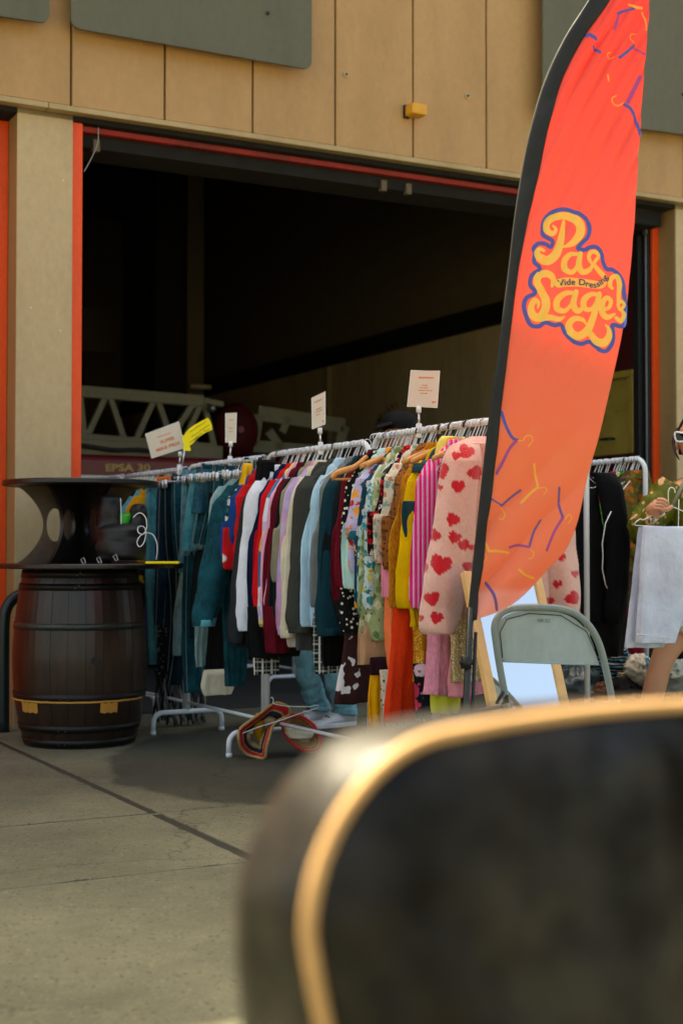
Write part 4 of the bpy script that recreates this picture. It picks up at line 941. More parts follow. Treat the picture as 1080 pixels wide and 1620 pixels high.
s2_ = piece('sleeve', [(718, 840, 880), (740, 838, 890), (800, 844, 898), (870, 852, 906), (930, 860, 912), (960, 862, 911), (968, 868, 908)], P, fj, M['fur'], b=.06, dn=.02, seed=13, nr=100, nh=90, fold=.006, kf=2)
for o in (bo, s1_, s2_): colourise(o); fluffy(o)
# --- racks on the right
top('jacket', 'black sports jacket with a thin white curved piping line', 'jacket', 6, 898, fab((12, 14, 16)), (888, 1000), 985, W=.2, sw=.12)
jk = [o for o in bpy.data.objects if o.get('label', '').startswith('black sports jacket')][0]
P = railpt(6, 898)
# visible right flank of the jacket with its piping
o = piece('sleeve', [(748, 925, 962), (775, 935, 974), (830, 945, 980), (900, 948, 982), (960, 946, 978), (985, 950, 974)], P, jk, fab((12, 14, 16)), b=.05, dn=.05, seed=77, fold=.006, kf=2)
MB().tube([plane(x, y, P - N * .108, N) for x, y in ((966, 809), (957, 828), (952, 860), (953, 880), (952, 900), (957, 925), (960, 931))], .0028, 6).build('piping', M['rubber_white'], jk, True)
top('jacket', 'second black jacket behind the one with white piping', 'jacket', 6, 885, fab((16, 18, 20)), (870, 1000), 1010, W=.2)
top('top', 'crimson top glimpsed on the right rack', 'top', 5, 975, fab((150, 14, 60)), (945, 900), 900, W=.18, hk='white')
top('top', 'green printed top glimpsed left of the brown coat', 'top', 5, 985, fab((80, 150, 60), 'floral', (30, 60, 50), (120, 180, 90), 20, c4=(200, 200, 120)), (962, 950), 955, W=.17, hk='white')
top('coat', 'brown iridescent long coat on the right rack', 'coat', 5, 1000, fab((74, 50, 20), 'spots', (110, 70, 30), scale=30, rough=.5), (973, 960), 935, W=.17, sw=.09, hk='white')
top('blouse', 'orange and green patterned blouse at the end of the right rack', 'blouse', 5, 1009, fab((96, 84, 30), 'floral', (180, 90, 24), (50, 90, 60), 26, c4=(120, 110, 50)), (993, 900), 905, W=.165, sw=.09, hk='white')
hung('skirt', 'black long skirt hanging low behind the grey chair', 'skirt', 6, 890, black, [(930, 905, 990), (1000, 900, 990), (1040, 902, 985)])
hung('skirt', 'deep red knitted skirt hanging low by the white trousers', 'skirt', 5, 998, fab((132, 8, 30), 'knit', (90, 4, 20)), [(930, 975, 1035), (1000, 982, 1030), (1035, 990, 1024), (1052, 996, 1018)])
hung('skirt', 'lime green skirt hem under the brown coat', 'skirt', 5, 990, fab((140, 156, 60)), [(920, 972, 1010), (948, 970, 1008), (952, 972, 1006)])

# extra hangers, crowding the rails
for i, (n_, x0, x1) in {0: (16, 140, 198), 1: (15, 212, 290), 2: (18, 312, 410), 3: (15, 446, 578), 4: (30, 600, 764), 5: (14, 930, 1010)}.items():
    for k in range(n_):
        px = x0 + (x1 - x0) * (k + random.uniform(.1, .9)) / n_
        kind = 'wood' if (i == 4 and random.random() < .22) else ('black' if random.random() < .18 else ('white' if i == 5 or random.random() < .3 else 'wire'))
        if i < 3: kind = 'clip'
        hanger(i, px, kind)
# wooden hanger sticking out beside the teal sweatshirt
for a in ((700, 4, 0.0),):
    pass
P = railpt(3, 583)
wh = thing('hanger', P - N * .0, 'wooden hanger with trouser bar poking out left of the polka dot dress', 'hanger')
q0 = [plane(x, y, P - N * .12, N) for x, y in ((524, 757), (531, 749), (545, 744), (562, 738), (580, 722))]
MB().tube([Vector(p) for p in spline([tuple(p) for p in q0], 16)], [.010 + .004 * math.sin(k / 16 * PI) for k in range(17)], 8).build('shoulder', M['wood_hanger'], wh, True)
MB().tube([plane(525, 758, P - N * .12, N), plane(575, 758, P - N * .12, N)], .006, 8).build('trouser_bar', M['wood_hanger'], wh, True)

# ---------------------------------------------------------------- rail signs
def card(quad, P, label, clamp_px, m='card', lines=(), txt=(), grp='price cards clipped on the rails', thick=.003):
    """quad in px TL,TR,BR,BL on the vertical plane facing the camera at the depth of P"""
    Y = P.y - .02; pts = [atY(x, y, Y) for x, y in quad]
    root = thing('price_sign', Vector((P.x, P.y, P.z)), label, 'sign', grp)
    nn = (pts[1] - pts[0]).cross(pts[3] - pts[0]).normalized()
    if nn.y > 0: nn = -nn
    bevel(MB().hexa([p for p in pts] + [p + nn * -thick for p in pts]).build('card', M[m], root), .0008)
    mid = (pts[2] + pts[3]) / 2
    fr = [pts[0], pts[1], pts[2], pts[3]]
    MB().tube([p - nn * .0015 for p in fr], .0022, 6, closed=True).build('card_frame', M['rubber_white'], root)
    c = atY(*clamp_px, Y)
    MB().tube([c + ZV * .012, c - ZV * .015], .011, 10).build('clip', M['rubber_white'], root, True)
    MB().tube([c - ZV * .01, Vector((P.x, P.y - .01, P.z + .02))], .005, 8).build('stem', M['chrome'], root, True)
    bevel(MB().hexa([Vector((P.x, P.y, P.z)) + Vector((a, d, e)) for e in (-.03, .03) for a, d in ((-.012, -.018), (.012, -.018), (.012, .018), (-.012, .018))]).build('clamp', M['rubber_white'], root), .004, 2)
    def q2(u, v, off=.0008): return pts[0].lerp(pts[1], u).lerp(pts[3].lerp(pts[2], u), v) + nn * off
    rnd = random.Random(int(quad[0][0]))
    mb = MB()
    for (v, u0, u1, h) in lines:
        u = u0
        while u < u1:
            wl = rnd.uniform(.02, .05); hh = h * rnd.uniform(.6, 1)
            mb.add([q2(u, v), q2(u + wl, v), q2(u + wl, v + hh), q2(u, v + hh)], [(0, 1, 2, 3)]); u += wl + .012
    if lines: mb.build('printed_lines', M['ink'] if m == 'card' else M['blackink'], root)
    for (s_, u0, u1, v, h) in txt:
        text_mesh(s_, lambda x, y, d, W: q2(u0 + x / W * (u1 - u0), v - y * h, .001) + nn * d, 'printed_word', M['ink'], root, 1.0, .0002, .03)
    return root
P = railpt(4, 662); card([(650, 586), (695, 587), (691, 645), (644, 643)], P, 'white price card standing above the blouse rack, largest upright card', (662, 647), lines=[(.17, .28, .82, .05), (.39, .42, .62, .03), (.46, .36, .66, .03), (.53, .30, .74, .03), (.61, .40, .60, .03), (.83, .82, .9, .06)])
P = railpt(3, 507); card([(493, 630), (514, 619), (514, 671), (494, 679)], P, 'narrow white price card seen at an angle above the sweatshirt rack', (506, 681), lines=[(.17, .2, .75, .05), (.42, .3, .7, .04), (.5, .25, .78, .04), (.6, .3, .6, .04), (.86, .78, .9, .05)])
P = railpt(2, 364); card([(357, 654), (374, 653), (373, 700), (357, 700)], P, 'slim tan price card above the denim jacket rack', (365, 702), lines=[(.22, .3, .75, .04), (.5, .3, .7, .03), (.62, .3, .7, .03)])
P = railpt(1, 284); card([(230, 687), (283, 667), (293, 708), (240, 725)], P, 'tilted white price card reading MINI PRIX above the jeans rack', (285, 718), lines=[(.27, .3, .72, .04)], txt=[('SUPER', .35, .78, .57, .17), ('MINI PRIX', .18, .9, .82, .17)])
# yellow arrow card
P = railpt(1, 288); Yc = P.y - .03
ypts = [(440, 270), (480, 225), (520, 197), (590, 158), (655, 125), (672, 150), (690, 190), (695, 240), (640, 262), (590, 295), (545, 330), (510, 370), (480, 392), (492, 425), (488, 440), (440, 438), (416, 425), (428, 380), (410, 330), (412, 285), (428, 295)]
yp = [(220 + x / 6, 640 + y / 6) for x, y in ypts]
yr = thing('arrow_sign', P, 'bright yellow bent arrow sign with handwriting, beside the tilted card', 'sign')
flat_poly([(x, -y) for x, y in yp][::-1], [], .003, lambda x, y, d: atY(x, -y, Yc + d), 'card', M['yellow_card'], yr)
mb = MB(); rnd = random.Random(3)
for ln, (x0, y0, x1, y1) in enumerate(((300, 684, 326, 666), (303, 691, 331, 672), (307, 694, 320, 685), (322, 683, 332, 678), (300, 699, 318, 690))):
    n_ = 14; pts = []
    for k in range(n_):
        f = k / (n_ - 1); pts.append(atY(x0 + (x1 - x0) * f, y0 + (y1 - y0) * f + (rnd.uniform(-1.3, 1.3)), Yc - .0035))
    mb.tube(pts, .0011, 4)
mb.build('handwriting', M['blackink'], yr)
MB().tube([atY(292, 712, Yc), P + ZV * .01], .005, 8).build('stem', M['chrome'], yr, True)
# orange size tag
P = railpt(1, 262); tg = thing('size_tag', P, 'small orange tag on the rail above the light teal jeans', 'tag')
pts = [atY(x, y, P.y - .24) for x, y in ((247, 755), (270, 752), (271, 761), (248, 764))]
MB().hexa(pts + [p + Vector((0, .003, 0)) for p in pts]).build('card', simple('orange_card', (226, 110, 26), .7, bump=0), tg)
mb = MB()
for k in range(6):
    a = pts[0].lerp(pts[1], .12 + k * .13).lerp(pts[3].lerp(pts[2], .12 + k * .13), .3); b = pts[0].lerp(pts[1], .12 + k * .13).lerp(pts[3].lerp(pts[2], .18 + k * .13), .75)
    mb.tube([a - Vector((0, .001, 0)), b - Vector((0, .001, 0))], .0016, 4)
mb.build('printed_lines', M['blackink'], tg)

# ---------------------------------------------------------------- feather flag
FPn = Vector((-.16, 1, 0)).normalized(); FPo = atY(760, 900, 4.78)
Lb = [(1000, -150), (975, -75), (930, 0), (893, 58), (864, 118), (846, 172), (833, 225), (821, 290), (812, 350), (803, 430), (794, 500), (785, 570), (775, 640), (766, 715), (757, 800), (748, 885), (738, 985)]
Lr = [(1010, -118), (992, -55), (965, 0), (925, 55), (897, 105), (879, 150), (864, 205), (852, 262), (841, 310), (828, 370), (817, 433), (808, 510), (800, 585), (793, 645), (784, 730), (769, 850), (754, 980)]
Rr = [(1012, -116), (1038, -60), (1036, 0), (1031, 60), (1026, 115), (1020, 204), (1014, 308), (1009, 367), (1001, 440), (992, 505), (974, 590), (950, 685), (925, 770), (902, 856), (866, 903), (812, 957), (756, 979)]
def seg_interp(L, t):
    x = t * (len(L) - 1); i = min(int(x), len(L) - 2); f = x - i; return (L[i][0] + (L[i + 1][0] - L[i][0]) * f, L[i][1] + (L[i + 1][1] - L[i][1]) * f)
Lbs, Lrs, Rrs = spline(Lb, 160), spline(Lr, 160), spline(Rr, 160)
def flag_disp(px, py):
    # folds fan out from the upper sleeve, almost gone low on the cloth
    d = (px * .86 + py * .50)          # coordinate across the folds
    top_ = max(0, min(1, (620 - py) / 560))
    fan = .4 + .6 * top_
    sh = lambda x: (1 - abs(math.sin(x / 2))) * 2 - 1
    am_ = .55 + 1.1 * noise.noise(Vector((px * .013, py * .006, 12)))
    a = am_ * (.0085 * sh(d / 4.4 + 3.2 * noise.noise(Vector((px * .006, py * .004, 0)))) + .0040 * sh(d / 2.3 + 2 + noise.noise(Vector((px * .012, py * .006, 4))) * 2)) * top_ ** .8
    a += .028 * noise.noise(Vector((px * .011 + py * .004, py * .0035, 7)))
    low = max(0, min(1, (py - 620) / 300))
    a += low * .012 * sh((px * .75 + py * .66) / 9.0 + 1.5 * noise.noise(Vector((px * .01, py * .01, 2))))
    a += .10 * ((px - 850) / 170) ** 2 * .5
    return a
def flag_pt(px, py, off=0.0):
    return plane(px, py, FPo, FPn) + FPn * (flag_disp(px, py) - off)
fl = thing('feather_flag', ground(742, 1355), 'tall coral feather flag with curly yellow lettering and black pole sleeve', 'flag')
def flag_mat():
    t = NT('flag_polyester')
    n = t.noise(2.0, 3); sx = t.node('ShaderNodeSeparateXYZ'); t.link(t.co, sx.inputs[0])
    # colour gradient: red coral at the top, more orange low down
    g = t.ramp(sx.outputs[2], [(0.0, lin((238, 112, 72))), (1.0, lin((232, 74, 62)))]).outputs[0]
    mr = t.node('ShaderNodeMapRange'); mr.inputs[1].default_value = 0.72; mr.inputs[2].default_value = 2.9; t.link(sx.outputs[2], mr.inputs[0])
    g = t.ramp(mr.outputs[0], [(0.0, lin((252, 166, 150))), (0.075, lin((252, 164, 146))), (0.085, lin((252, 134, 96))), (0.28, lin((252, 130, 84))), (0.55, lin((252, 112, 92))), (1.0, lin((248, 78, 66)))]).outputs[0]  # pale pink bottom stops paint in mirror light coming through the cloth
    t.col(g); t.b.inputs['Roughness'].default_value = .55; t.b.inputs['Specular IOR Level'].default_value = .25; t.b.inputs['Sheen Weight'].default_value = .2
    wv = t.noise(700, 2); wr = t.noise(14, 4, .6, t.scl((1, 1, .35)), 1.0); t.bump(wv.outputs[0], .1, .001, t.bump(wr.outputs[0], .25, .006))
    tr = t.node('ShaderNodeBsdfTranslucent'); t.link(g, tr.inputs[0]); mx = t.node('ShaderNodeMixShader'); mx.inputs[0].default_value = .25
    t.link(t.b.outputs[0], mx.inputs[1]); t.link(tr.outputs[0], mx.inputs[2]); t.link(mx.outputs[0], t.n['Material Output'].inputs[0]); return t.m
M['flag'] = flag_mat()
NU, NV = 110, 300
def sheet(A, B, nu, nv, f, thick, name, m, par):
    v = []; fs = []
    for side in (0, thick):
        for j in range(nv + 1):
            a, b = seg_interp(A, j / nv), seg_interp(B, j / nv)
            for i in range(nu + 1):
                u_ = i / nu; v.append(f(a[0] + (b[0] - a[0]) * u_, a[1] + (b[1] - a[1]) * u_) + FPn * side)
    K = (nu + 1) * (nv + 1)
    for j in range(nv):
        for i in range(nu):
            q = j * (nu + 1) + i; fs.append((q, q + 1, q + nu + 2, q + nu + 1)); fs.append((K + q, K + q + nu + 1, K + q + nu + 2, K + q + 1))
    for j in range(nv):
        for q0, fl_ in ((j * (nu + 1), 1), (j * (nu + 1) + nu, 0)):
            fs.append((q0, q0 + nu + 1, K + q0 + nu + 1, K + q0) if fl_ else (q0 + nu + 1, q0, K + q0, K + q0 + nu + 1))
    for i in range(nu):
        fs.append((i + 1, i, K + i, K + i + 1)); q = nv * (nu + 1) + i; fs.append((q, q + 1, K + q + 1, K + q))
    return mesh(name, v, fs, m, par, True)
sheet(Lrs, Rrs, NU, NV, flag_pt, .0008, 'cloth', M['flag'], fl)
M['black_sleeve'] = simple('black_sleeve_cloth', (15, 16, 15), .75, bump=.1, bscale=300)
# sleeve round the pole: flattened tube
rings = []
for j in range(121):
    a, b = seg_interp(Lbs, j / 120), seg_interp(Lrs, j / 120)
    pa, pb = plane(a[0], a[1], FPo, FPn) + FPn * .0, flag_pt(b[0] + .5, b[1])
    mid = (pa + pb) / 2; hw = (pb - pa) / 2
    rings.append([mid + hw * math.cos(2 * PI * k / 16) + FPn * (.011 * math.sin(2 * PI * k / 16)) for k in range(16)])
MB().ring(rings).build('pole_sleeve', M['black_sleeve'], fl, True)
pp = [plane(744, 975, FPo, FPn), plane(740, 1060, FPo, FPn)]
dpole = (pp[1] - pp[0]).normalized(); low = pp[0] + dpole * ((pp[0].z - .05) / -dpole.z)
MB().tube([pp[0] + ZV * .03, low], .012, 12).build('pole', simple('carbon_pole', (44, 44, 40), .25, .4, bump=0), fl, True)
up_ = [plane((a[0] + b[0]) / 2, (a[1] + b[1]) / 2, FPo, FPn) for a, b in zip(Lb, Lr)]
MB().tube([low + U * .03 + ZV * .02, plane(752, 1000, FPo, FPn)], .006, 8).build('guy_rod', M['blackmetal'], fl, True)
kc = plane(737, 1048, FPo, FPn)
MB().tube([kc - Vector((.022, 0, 0)), kc + Vector((.022, 0, 0))], .009, 10).build('clamp_knob', M['blackmetal'], fl, True); MB().tube([kc + ZV * .02, kc - ZV * .02], .018, 12).build('clamp', M['blackmetal'], fl, True)
for k in range(2):
    dd = Vector((math.cos(k * PI / 2 + .5), math.sin(k * PI / 2 + .5), 0)); MB().tube([low - dd * .4 - ZV * .035, low - dd * .02 - ZV * .03, low + dd * .4 - ZV * .035], .012, 8).build('cross_foot', M['blackmetal'], fl, True)
# --- printing on the cloth: thin sheets that follow its folds
def pm(name, c):
    t = NT(name); t.col(lin(c)); t.b.inputs['Roughness'].default_value = .55; t.b.inputs['Specular IOR Level'].default_value = .2
    tr = t.node('ShaderNodeBsdfTranslucent'); tr.inputs[0].default_value = lin(c); mx = t.node('ShaderNodeMixShader'); mx.inputs[0].default_value = .3
    t.link(t.b.outputs[0], mx.inputs[1]); t.link(tr.outputs[0], mx.inputs[2]); t.link(mx.outputs[0], t.n['Material Output'].inputs[0]); return t.m
M['p_yellow'] = pm('print_yellow', (255, 218, 106)); M['p_blue'] = pm('print_blue', (88, 106, 188)); M['p_faint'] = pm('print_violet', (122, 96, 160)); M['p_purple'] = pm('print_purple', (176, 92, 160)); M['p_red'] = pm('print_red', (232, 84, 66))
M['p_gold'] = pm('print_gold', (255, 190, 84))
def stroke(mb, pts, off, closed=False, n_=10, caps=True):
    """pts (x,y,diameter) in px; smooth ribbon with round ends, mapped on the cloth"""
    q = spline(pts, max(2, (len(pts) - (0 if closed else 1)) * n_), closed); m_ = len(q); k0 = len(mb.v); A = []
    for i in range(m_):
        a = q[(i - 1) % m_] if (closed or i > 0) else q[i]; b = q[(i + 1) % m_] if (closed or i < m_ - 1) else q[i]
        tx, ty = b[0] - a[0], b[1] - a[1]; L = math.hypot(tx, ty) or 1; nx, ny = -ty / L, tx / L; h = max(.15, q[i][2] / 2)
        A.append([(q[i][0] + nx * h * s_, q[i][1] + ny * h * s_) for s_ in (-1, 0, 1)])
    for row in A: mb.v += [flag_pt(x, y, off) for x, y in row]
    for i in range(m_ if closed else m_ - 1):
        j = (i + 1) % m_
        for c_ in (0, 1): mb.f.append((k0 + i * 3 + c_, k0 + i * 3 + c_ + 1, k0 + j * 3 + c_ + 1, k0 + j * 3 + c_))
    if not closed and caps:
        for e in (0, m_ - 1):
            k = len(mb.v); x, y, d = q[e]; mb.v.append(flag_pt(x, y, off + .00005))
            for a in range(12): mb.v.append(flag_pt(x + d / 2 * math.cos(a * PI / 6), y + d / 2 * math.sin(a * PI / 6), off + .00005))
            mb.f += [(k, k + 1 + a, k + 1 + (a + 1) % 12) for a in range(12)]
def L8(p): return [(800 + x / 4.5, 300 + y / 4.5, w_ / 4.5) for x, y, w_ in p]
blue = [(430, 142), (520, 168), (580, 215), (597, 280), (580, 340), (535, 385), (512, 420), (560, 428), (600, 408), (650, 405), (690, 450), (702, 505), (730, 555), (780, 560), (830, 600), (858, 660), (862, 720), (868, 775), (868, 860), (855, 960), (775, 955), (780, 1010), (776, 1080), (735, 1138), (690, 1140), (645, 1105), (600, 1078), (540, 1095), (470, 1070), (420, 1020), (390, 962), (340, 968), (275, 948), (230, 975), (172, 968), (138, 905), (120, 830), (142, 772), (200, 738), (165, 680), (178, 612), (236, 566), (192, 520), (198, 460), (190, 420), (225, 388), (275, 392), (312, 412), (328, 372), (290, 348), (256, 325), (252, 262), (272, 210), (320, 166), (370, 146)]
mb = MB(); stroke(mb, L8([(x, y, 30) for x, y in blue]), .0006, True, 5); mb.build('logo_outline', M['p_blue'], fl)
word1 = [[(330, 262, 16), (350, 285, 24), (330, 316, 34), (290, 300, 44), (282, 250, 50), (320, 208, 50), (395, 188, 52), (470, 198, 60), (525, 245, 68), (530, 305, 66), (490, 365, 54), (440, 398, 32), (400, 412, 12)],
         [(408, 228, 24), (398, 300, 42), (378, 395, 50), (348, 465, 62), (292, 508, 66), (236, 492, 60), (212, 455, 42), (232, 428, 28), (262, 440, 20)],
         [(510, 462, 26), (455, 462, 34), (412, 510, 46), (415, 570, 44), (465, 590, 34), (505, 545, 26), (515, 480, 24)], [(528, 455, 34), (516, 540, 46), (548, 585, 44), (600, 565, 32), (622, 522, 18)],
         [(610, 520, 20), (592, 480, 30), (605, 445, 30), (640, 440, 30), (664, 470, 28), (640, 505, 26), (632, 530, 28), (668, 570, 36), (712, 615, 40), (712, 650, 46), (680, 672, 52), (600, 668, 58), (500, 660, 60), (420, 662, 64), (366, 672, 62)]]
word2 = [[(322, 690, 22), (330, 640, 44), (290, 605, 50), (232, 612, 52), (212, 660, 50), (240, 720, 54), (272, 785, 58), (272, 855, 60), (230, 915, 60), (182, 895, 56), (172, 838, 44), (198, 792, 38), (224, 812, 26), (220, 846, 14)], [(240, 918, 52), (310, 912, 40), (370, 925, 34), (414, 905, 10)],
         [(488, 738, 26), (425, 738, 36), (362, 785, 48), (358, 845, 48), (410, 866, 34), (460, 820, 26), (485, 755, 24)], [(498, 728, 36), (478, 815, 48), (512, 862, 42), (556, 836, 22)],
         [(660, 742, 26), (610, 742, 34), (560, 782, 46), (560, 838, 42), (605, 850, 30), (645, 810, 24), (662, 752, 24)], [(676, 738, 38), (652, 830, 46), (622, 925, 50), (585, 1000, 56), (520, 1040, 56), (462, 1015, 56), (448, 960, 48), (490, 918, 40), (550, 925, 30), (575, 950, 18)], [(600, 1010, 40), (650, 1068, 56), (705, 1085, 58), (745, 1045, 50), (748, 990, 32), (725, 955, 12)],
         [(700, 850, 22), (748, 830, 28), (762, 785, 32), (732, 762, 34), (700, 800, 42), (698, 866, 46), (735, 900, 42), (790, 878, 18)],
         [(775, 694, 20), (756, 668, 34), (768, 622, 34), (808, 606, 36), (828, 660, 40), (822, 740, 34), (822, 790, 26)], [(826, 845, 20), (818, 805, 24), (842, 785, 24), (862, 812, 24), (842, 845, 24), (860, 880, 30), (838, 925, 34), (800, 905, 26)]]
for nm, wd in (('logo_word', word1), ('logo_word', word2)):
    mb = MB()
    for k, s_ in enumerate(wd): stroke(mb, L8(s_), .0010 + k * .00012, False, 8)
    mb.build(nm, M['p_yellow'], fl)
vp = spline([(364, 684), (430, 674), (520, 670), (600, 684), (650, 684), (700, 655), (735, 610)], 60)
_vl = [0]
for _a, _b in zip(vp, vp[1:]): _vl.append(_vl[-1] + math.hypot(_b[0] - _a[0], _b[1] - _a[1]))
_vq = []
for _k in range(61):
    _t = _k / 60 * _vl[-1]; _i = max(i for i in range(len(_vl)) if _vl[i] <= _t + 1e-9); _i = min(_i, len(vp) - 2); _f = (_t - _vl[_i]) / (_vl[_i + 1] - _vl[_i])
    _vq.append((vp[_i][0] * (1 - _f) + vp[_i + 1][0] * _f, vp[_i][1] * (1 - _f) + vp[_i + 1][1] * _f))
vp = _vq
def vide(x, y, d, W):
    f = x / W; px, py = seg_interp(vp, f); a, b = seg_interp(vp, max(0, f - .03)), seg_interp(vp, min(1, f + .03)); tx, ty = b[0] - a[0], b[1] - a[1]; L = math.hypot(tx, ty); tx /= L; ty /= L
    h = 62 * y - 8; return flag_pt(800 + (px + ty * h) / 4.5, 300 + (py - tx * h) / 4.5, .0028)
text_mesh('Vide Dressing', vide, 'logo_word', simple('print_ink_navy', (40, 60, 140), .6, bump=0), fl, 1.0, 0.0, .015)
def c2(p, w_): return [(740 + x / 4.38, 620 + y / 4.38, w_ * .78 / 4.38) for x, y in p]
def c1(p, w_): return [(840 + x / 4.9, 0 + y / 4.9, w_ / 4.9) for x, y in p]
PR = [('p_blue', c2([(235, 140), (262, 235), (300, 310), (340, 335)], 26)), ('p_purple', c2([(335, 340), (290, 390), (245, 480), (200, 565)], 24)), ('p_gold', c2([(345, 340), (380, 335), (398, 308), (430, 303), (445, 335), (415, 378)], 9)),
      ('p_gold', c2([(457, 500), (470, 580), (485, 655)], 20)), ('p_gold', c2([(485, 660), (430, 705), (370, 768)], 22)), ('p_gold', c2([(490, 668), (530, 662), (542, 688), (520, 712)], 8)),
      ('p_blue', c2([(160, 740), (200, 765), (235, 785)], 14)), ('p_blue', c2([(235, 788), (300, 730), (365, 682)], 20)), ('p_gold', c2([(235, 810), (258, 845), (238, 886), (218, 872)], 8)),
      ('p_blue', c2([(630, 665), (632, 790), (650, 868)], 20)), ('p_purple', c2([(648, 875), (590, 970), (540, 1098)], 20)), ('p_gold', c2([(665, 882), (692, 850), (708, 880), (685, 912)], 9)),
      ('p_blue', c2([(508, 888), (460, 970), (425, 1072)], 16)), ('p_purple', c2([(422, 1074), (350, 1062), (290, 1078)], 20)), ('p_gold', c2([(430, 1090), (452, 1120), (430, 1158), (418, 1150)], 8)),
      ('p_gold', c2([(128, 1050), (140, 1090), (148, 1108)], 18)), ('p_gold', c2([(140, 1104), (210, 1104), (282, 1114)], 20)), ('p_gold', c2([(122, 1125), (128, 1155), (108, 1182)], 7)),
      ('p_gold', c2([(352, 1232), (400, 1270), (462, 1292)], 20)), ('p_blue', c2([(132, 1325), (180, 1410), (205, 1510)], 26)),
      ('p_blue', c1([(418, 285), (450, 275), (495, 312)], 26)), ('p_blue', c1([(480, 365), (528, 408)], 22)), ('p_purple', c1([(655, 208), (680, 150), (692, 92)], 20)), ('p_blue', c1([(690, 85), (740, 58), (820, 40)], 20)),
      ('p_blue', c1([(700, 430), (770, 375), (822, 325)], 22)), ('p_purple', c1([(822, 335), (870, 365), (918, 385)], 14)), ('p_gold', c1([(820, 302), (792, 275), (800, 238), (838, 238)], 6)), ('p_gold', c1([(657, 428), (615, 440), (592, 415), (622, 396)], 7)),
      ('p_purple', c1([(880, 560), (830, 660), (775, 765)], 30)), ('p_blue', c1([(750, 785), (820, 850), (880, 1012)], 26)), ('p_gold', c1([(742, 772), (690, 802), (645, 785), (640, 748), (672, 728)], 9)),
      ('p_gold', c1([(790, 5), (840, 22), (895, 20)], 22)), ('p_gold', c1([(898, 55), (920, 120), (936, 188)], 12)), ('p_gold', c1([(598, 575), (610, 615)], 14))]
hp = {}
for k, (m_, pts) in enumerate(PR):
    mb = MB(); stroke(mb, pts, .0008 + (k % 3) * .0002, False, 6); mb.build('printed_hanger', M['p_faint' if m_ == 'p_blue' and k > 6 and k < 20 else m_], fl)

# ---------------------------------------------------------------- leaning mirror
mTL = None
Pb = J[0] - N * .34 + U * .04
mr0 = thing('mirror', (Pb.x, Pb.y, 0), 'tall wood framed mirror leaning beside the rack, behind the grey chair', 'mirror')
tanl = math.tan(R(20)); H_ = 1.0
# plane through a top reference point, axes U and up-and-back
topP = atY(735, 905, 5.28)
axv = (ZV * math.cos(R(20)) + N * math.sin(R(20))).normalized(); axn = U.cross(axv).normalized()
if axn.y > 0: axn = -axn
def mp_(px, py): 
    d = ray(px, py); return CO + d * ((topP - CO).dot(axn) / d.dot(axn))
TLp = mp_(731, 905); wM = (mp_(852, 905) - TLp).dot(U); Lm = TLp.z / axv.z
O = TLp - axv * Lm
def mq(a, b, n_): return O + U * a + axv * b + axn * n_
def mbox(name, m, a0, a1, b0, b1, n0, n1, bev=.003):
    return bevel(MB().hexa([mq(a0, b0, n1), mq(a1, b0, n1), mq(a1, b0, n0), mq(a0, b0, n0), mq(a0, b1, n1), mq(a1, b1, n1), mq(a1, b1, n0), mq(a0, b1, n0)]).build(name, m, mr0), bev)
fw = .034
t = NT('mirror_silver'); t.col((.86, .9, .92, 1)); t.b.inputs['Metallic'].default_value = 1; t.b.inputs['Roughness'].default_value = .03
mbox('frame_side', M['pinewood'], 0, fw, 0, Lm, -.02, .012); mbox('frame_side', M['pinewood'], wM - fw, wM, 0, Lm, -.02, .012)
mbox('frame_rail', M['pinewood'], fw + .001, wM - fw - .001, Lm - fw, Lm - .001, -.019, .011); mbox('frame_rail', M['pinewood'], fw + .001, wM - fw - .001, 0.001, fw, -.019, .011)
mbox('glass', t.m, fw - .004, wM - fw + .004, fw - .004, Lm - fw + .004, -.004, .002, 0)
mbox('backing', M['dark'], .005, wM - .005, .01, Lm - .01, -.026, -.0205, 0)

# ---------------------------------------------------------------- folding chair
CH_Y = 4.98; cn = Vector((-.30, 1, 0)).normalized(); cu = Vector((cn.y, -cn.x, 0)); cP = atY(875, 1000, CH_Y)
lean = .20
cax = (ZV + cn * 0).normalized()
# back plane leans slightly backwards (towards the racks or viewer)
cnn = (cn + ZV * .12).normalized()
def cq(px, py, off=0.0):
    d = ray(px, py); return CO + d * ((cP - CO).dot(cnn) / d.dot(cnn)) - cnn * off
fc = thing('folding_chair', Vector((cP.x, cP.y, 0)), 'grey metal folding chair seen from behind, in front of the mirror', 'chair')
M['chair'] = painted('grey_enamel', (126, 138, 136), (66, 58, 46), .5, .35)
M['chair_pan'] = painted('worn_grey_enamel', (156, 172, 174), (106, 112, 104), .7, .35)
out = [(812, 1185), (802, 1120), (791, 1060), (784, 1015), (782, 990), (790, 973), (806, 964), (830, 961), (862, 961), (890, 964), (914, 974), (934, 994), (948, 1022), (958, 1060), (966, 1100), (978, 1170)]
lp_ = [Vector(p) for p in spline([tuple(cq(x, y)) for x, y in out], 70)]
def extend(a, b):  # run the leg on to the floor
    d = (b - a).normalized(); return b + d * ((b.z - .012) / -d.z)
lp_ = [extend(lp_[3], lp_[0])] + lp_ + [extend(lp_[-4], lp_[-1])]
MB().tube(lp_, .0125, 12).build('frame', M['chair'], fc, True)
pn = [(794, 1046), (789, 1010), (788, 990), (796, 978), (812, 970), (835, 967), (860, 967), (888, 970), (910, 980), (928, 998), (940, 1024), (947, 1050), (900, 1050), (850, 1046)]
ps = [p for p in spline(pn[:12], 60)] ; n_ = len(ps)
cx_ = sum(p[0] for p in ps) / n_; cy_ = 1015
v = []; f = []; RN = 10
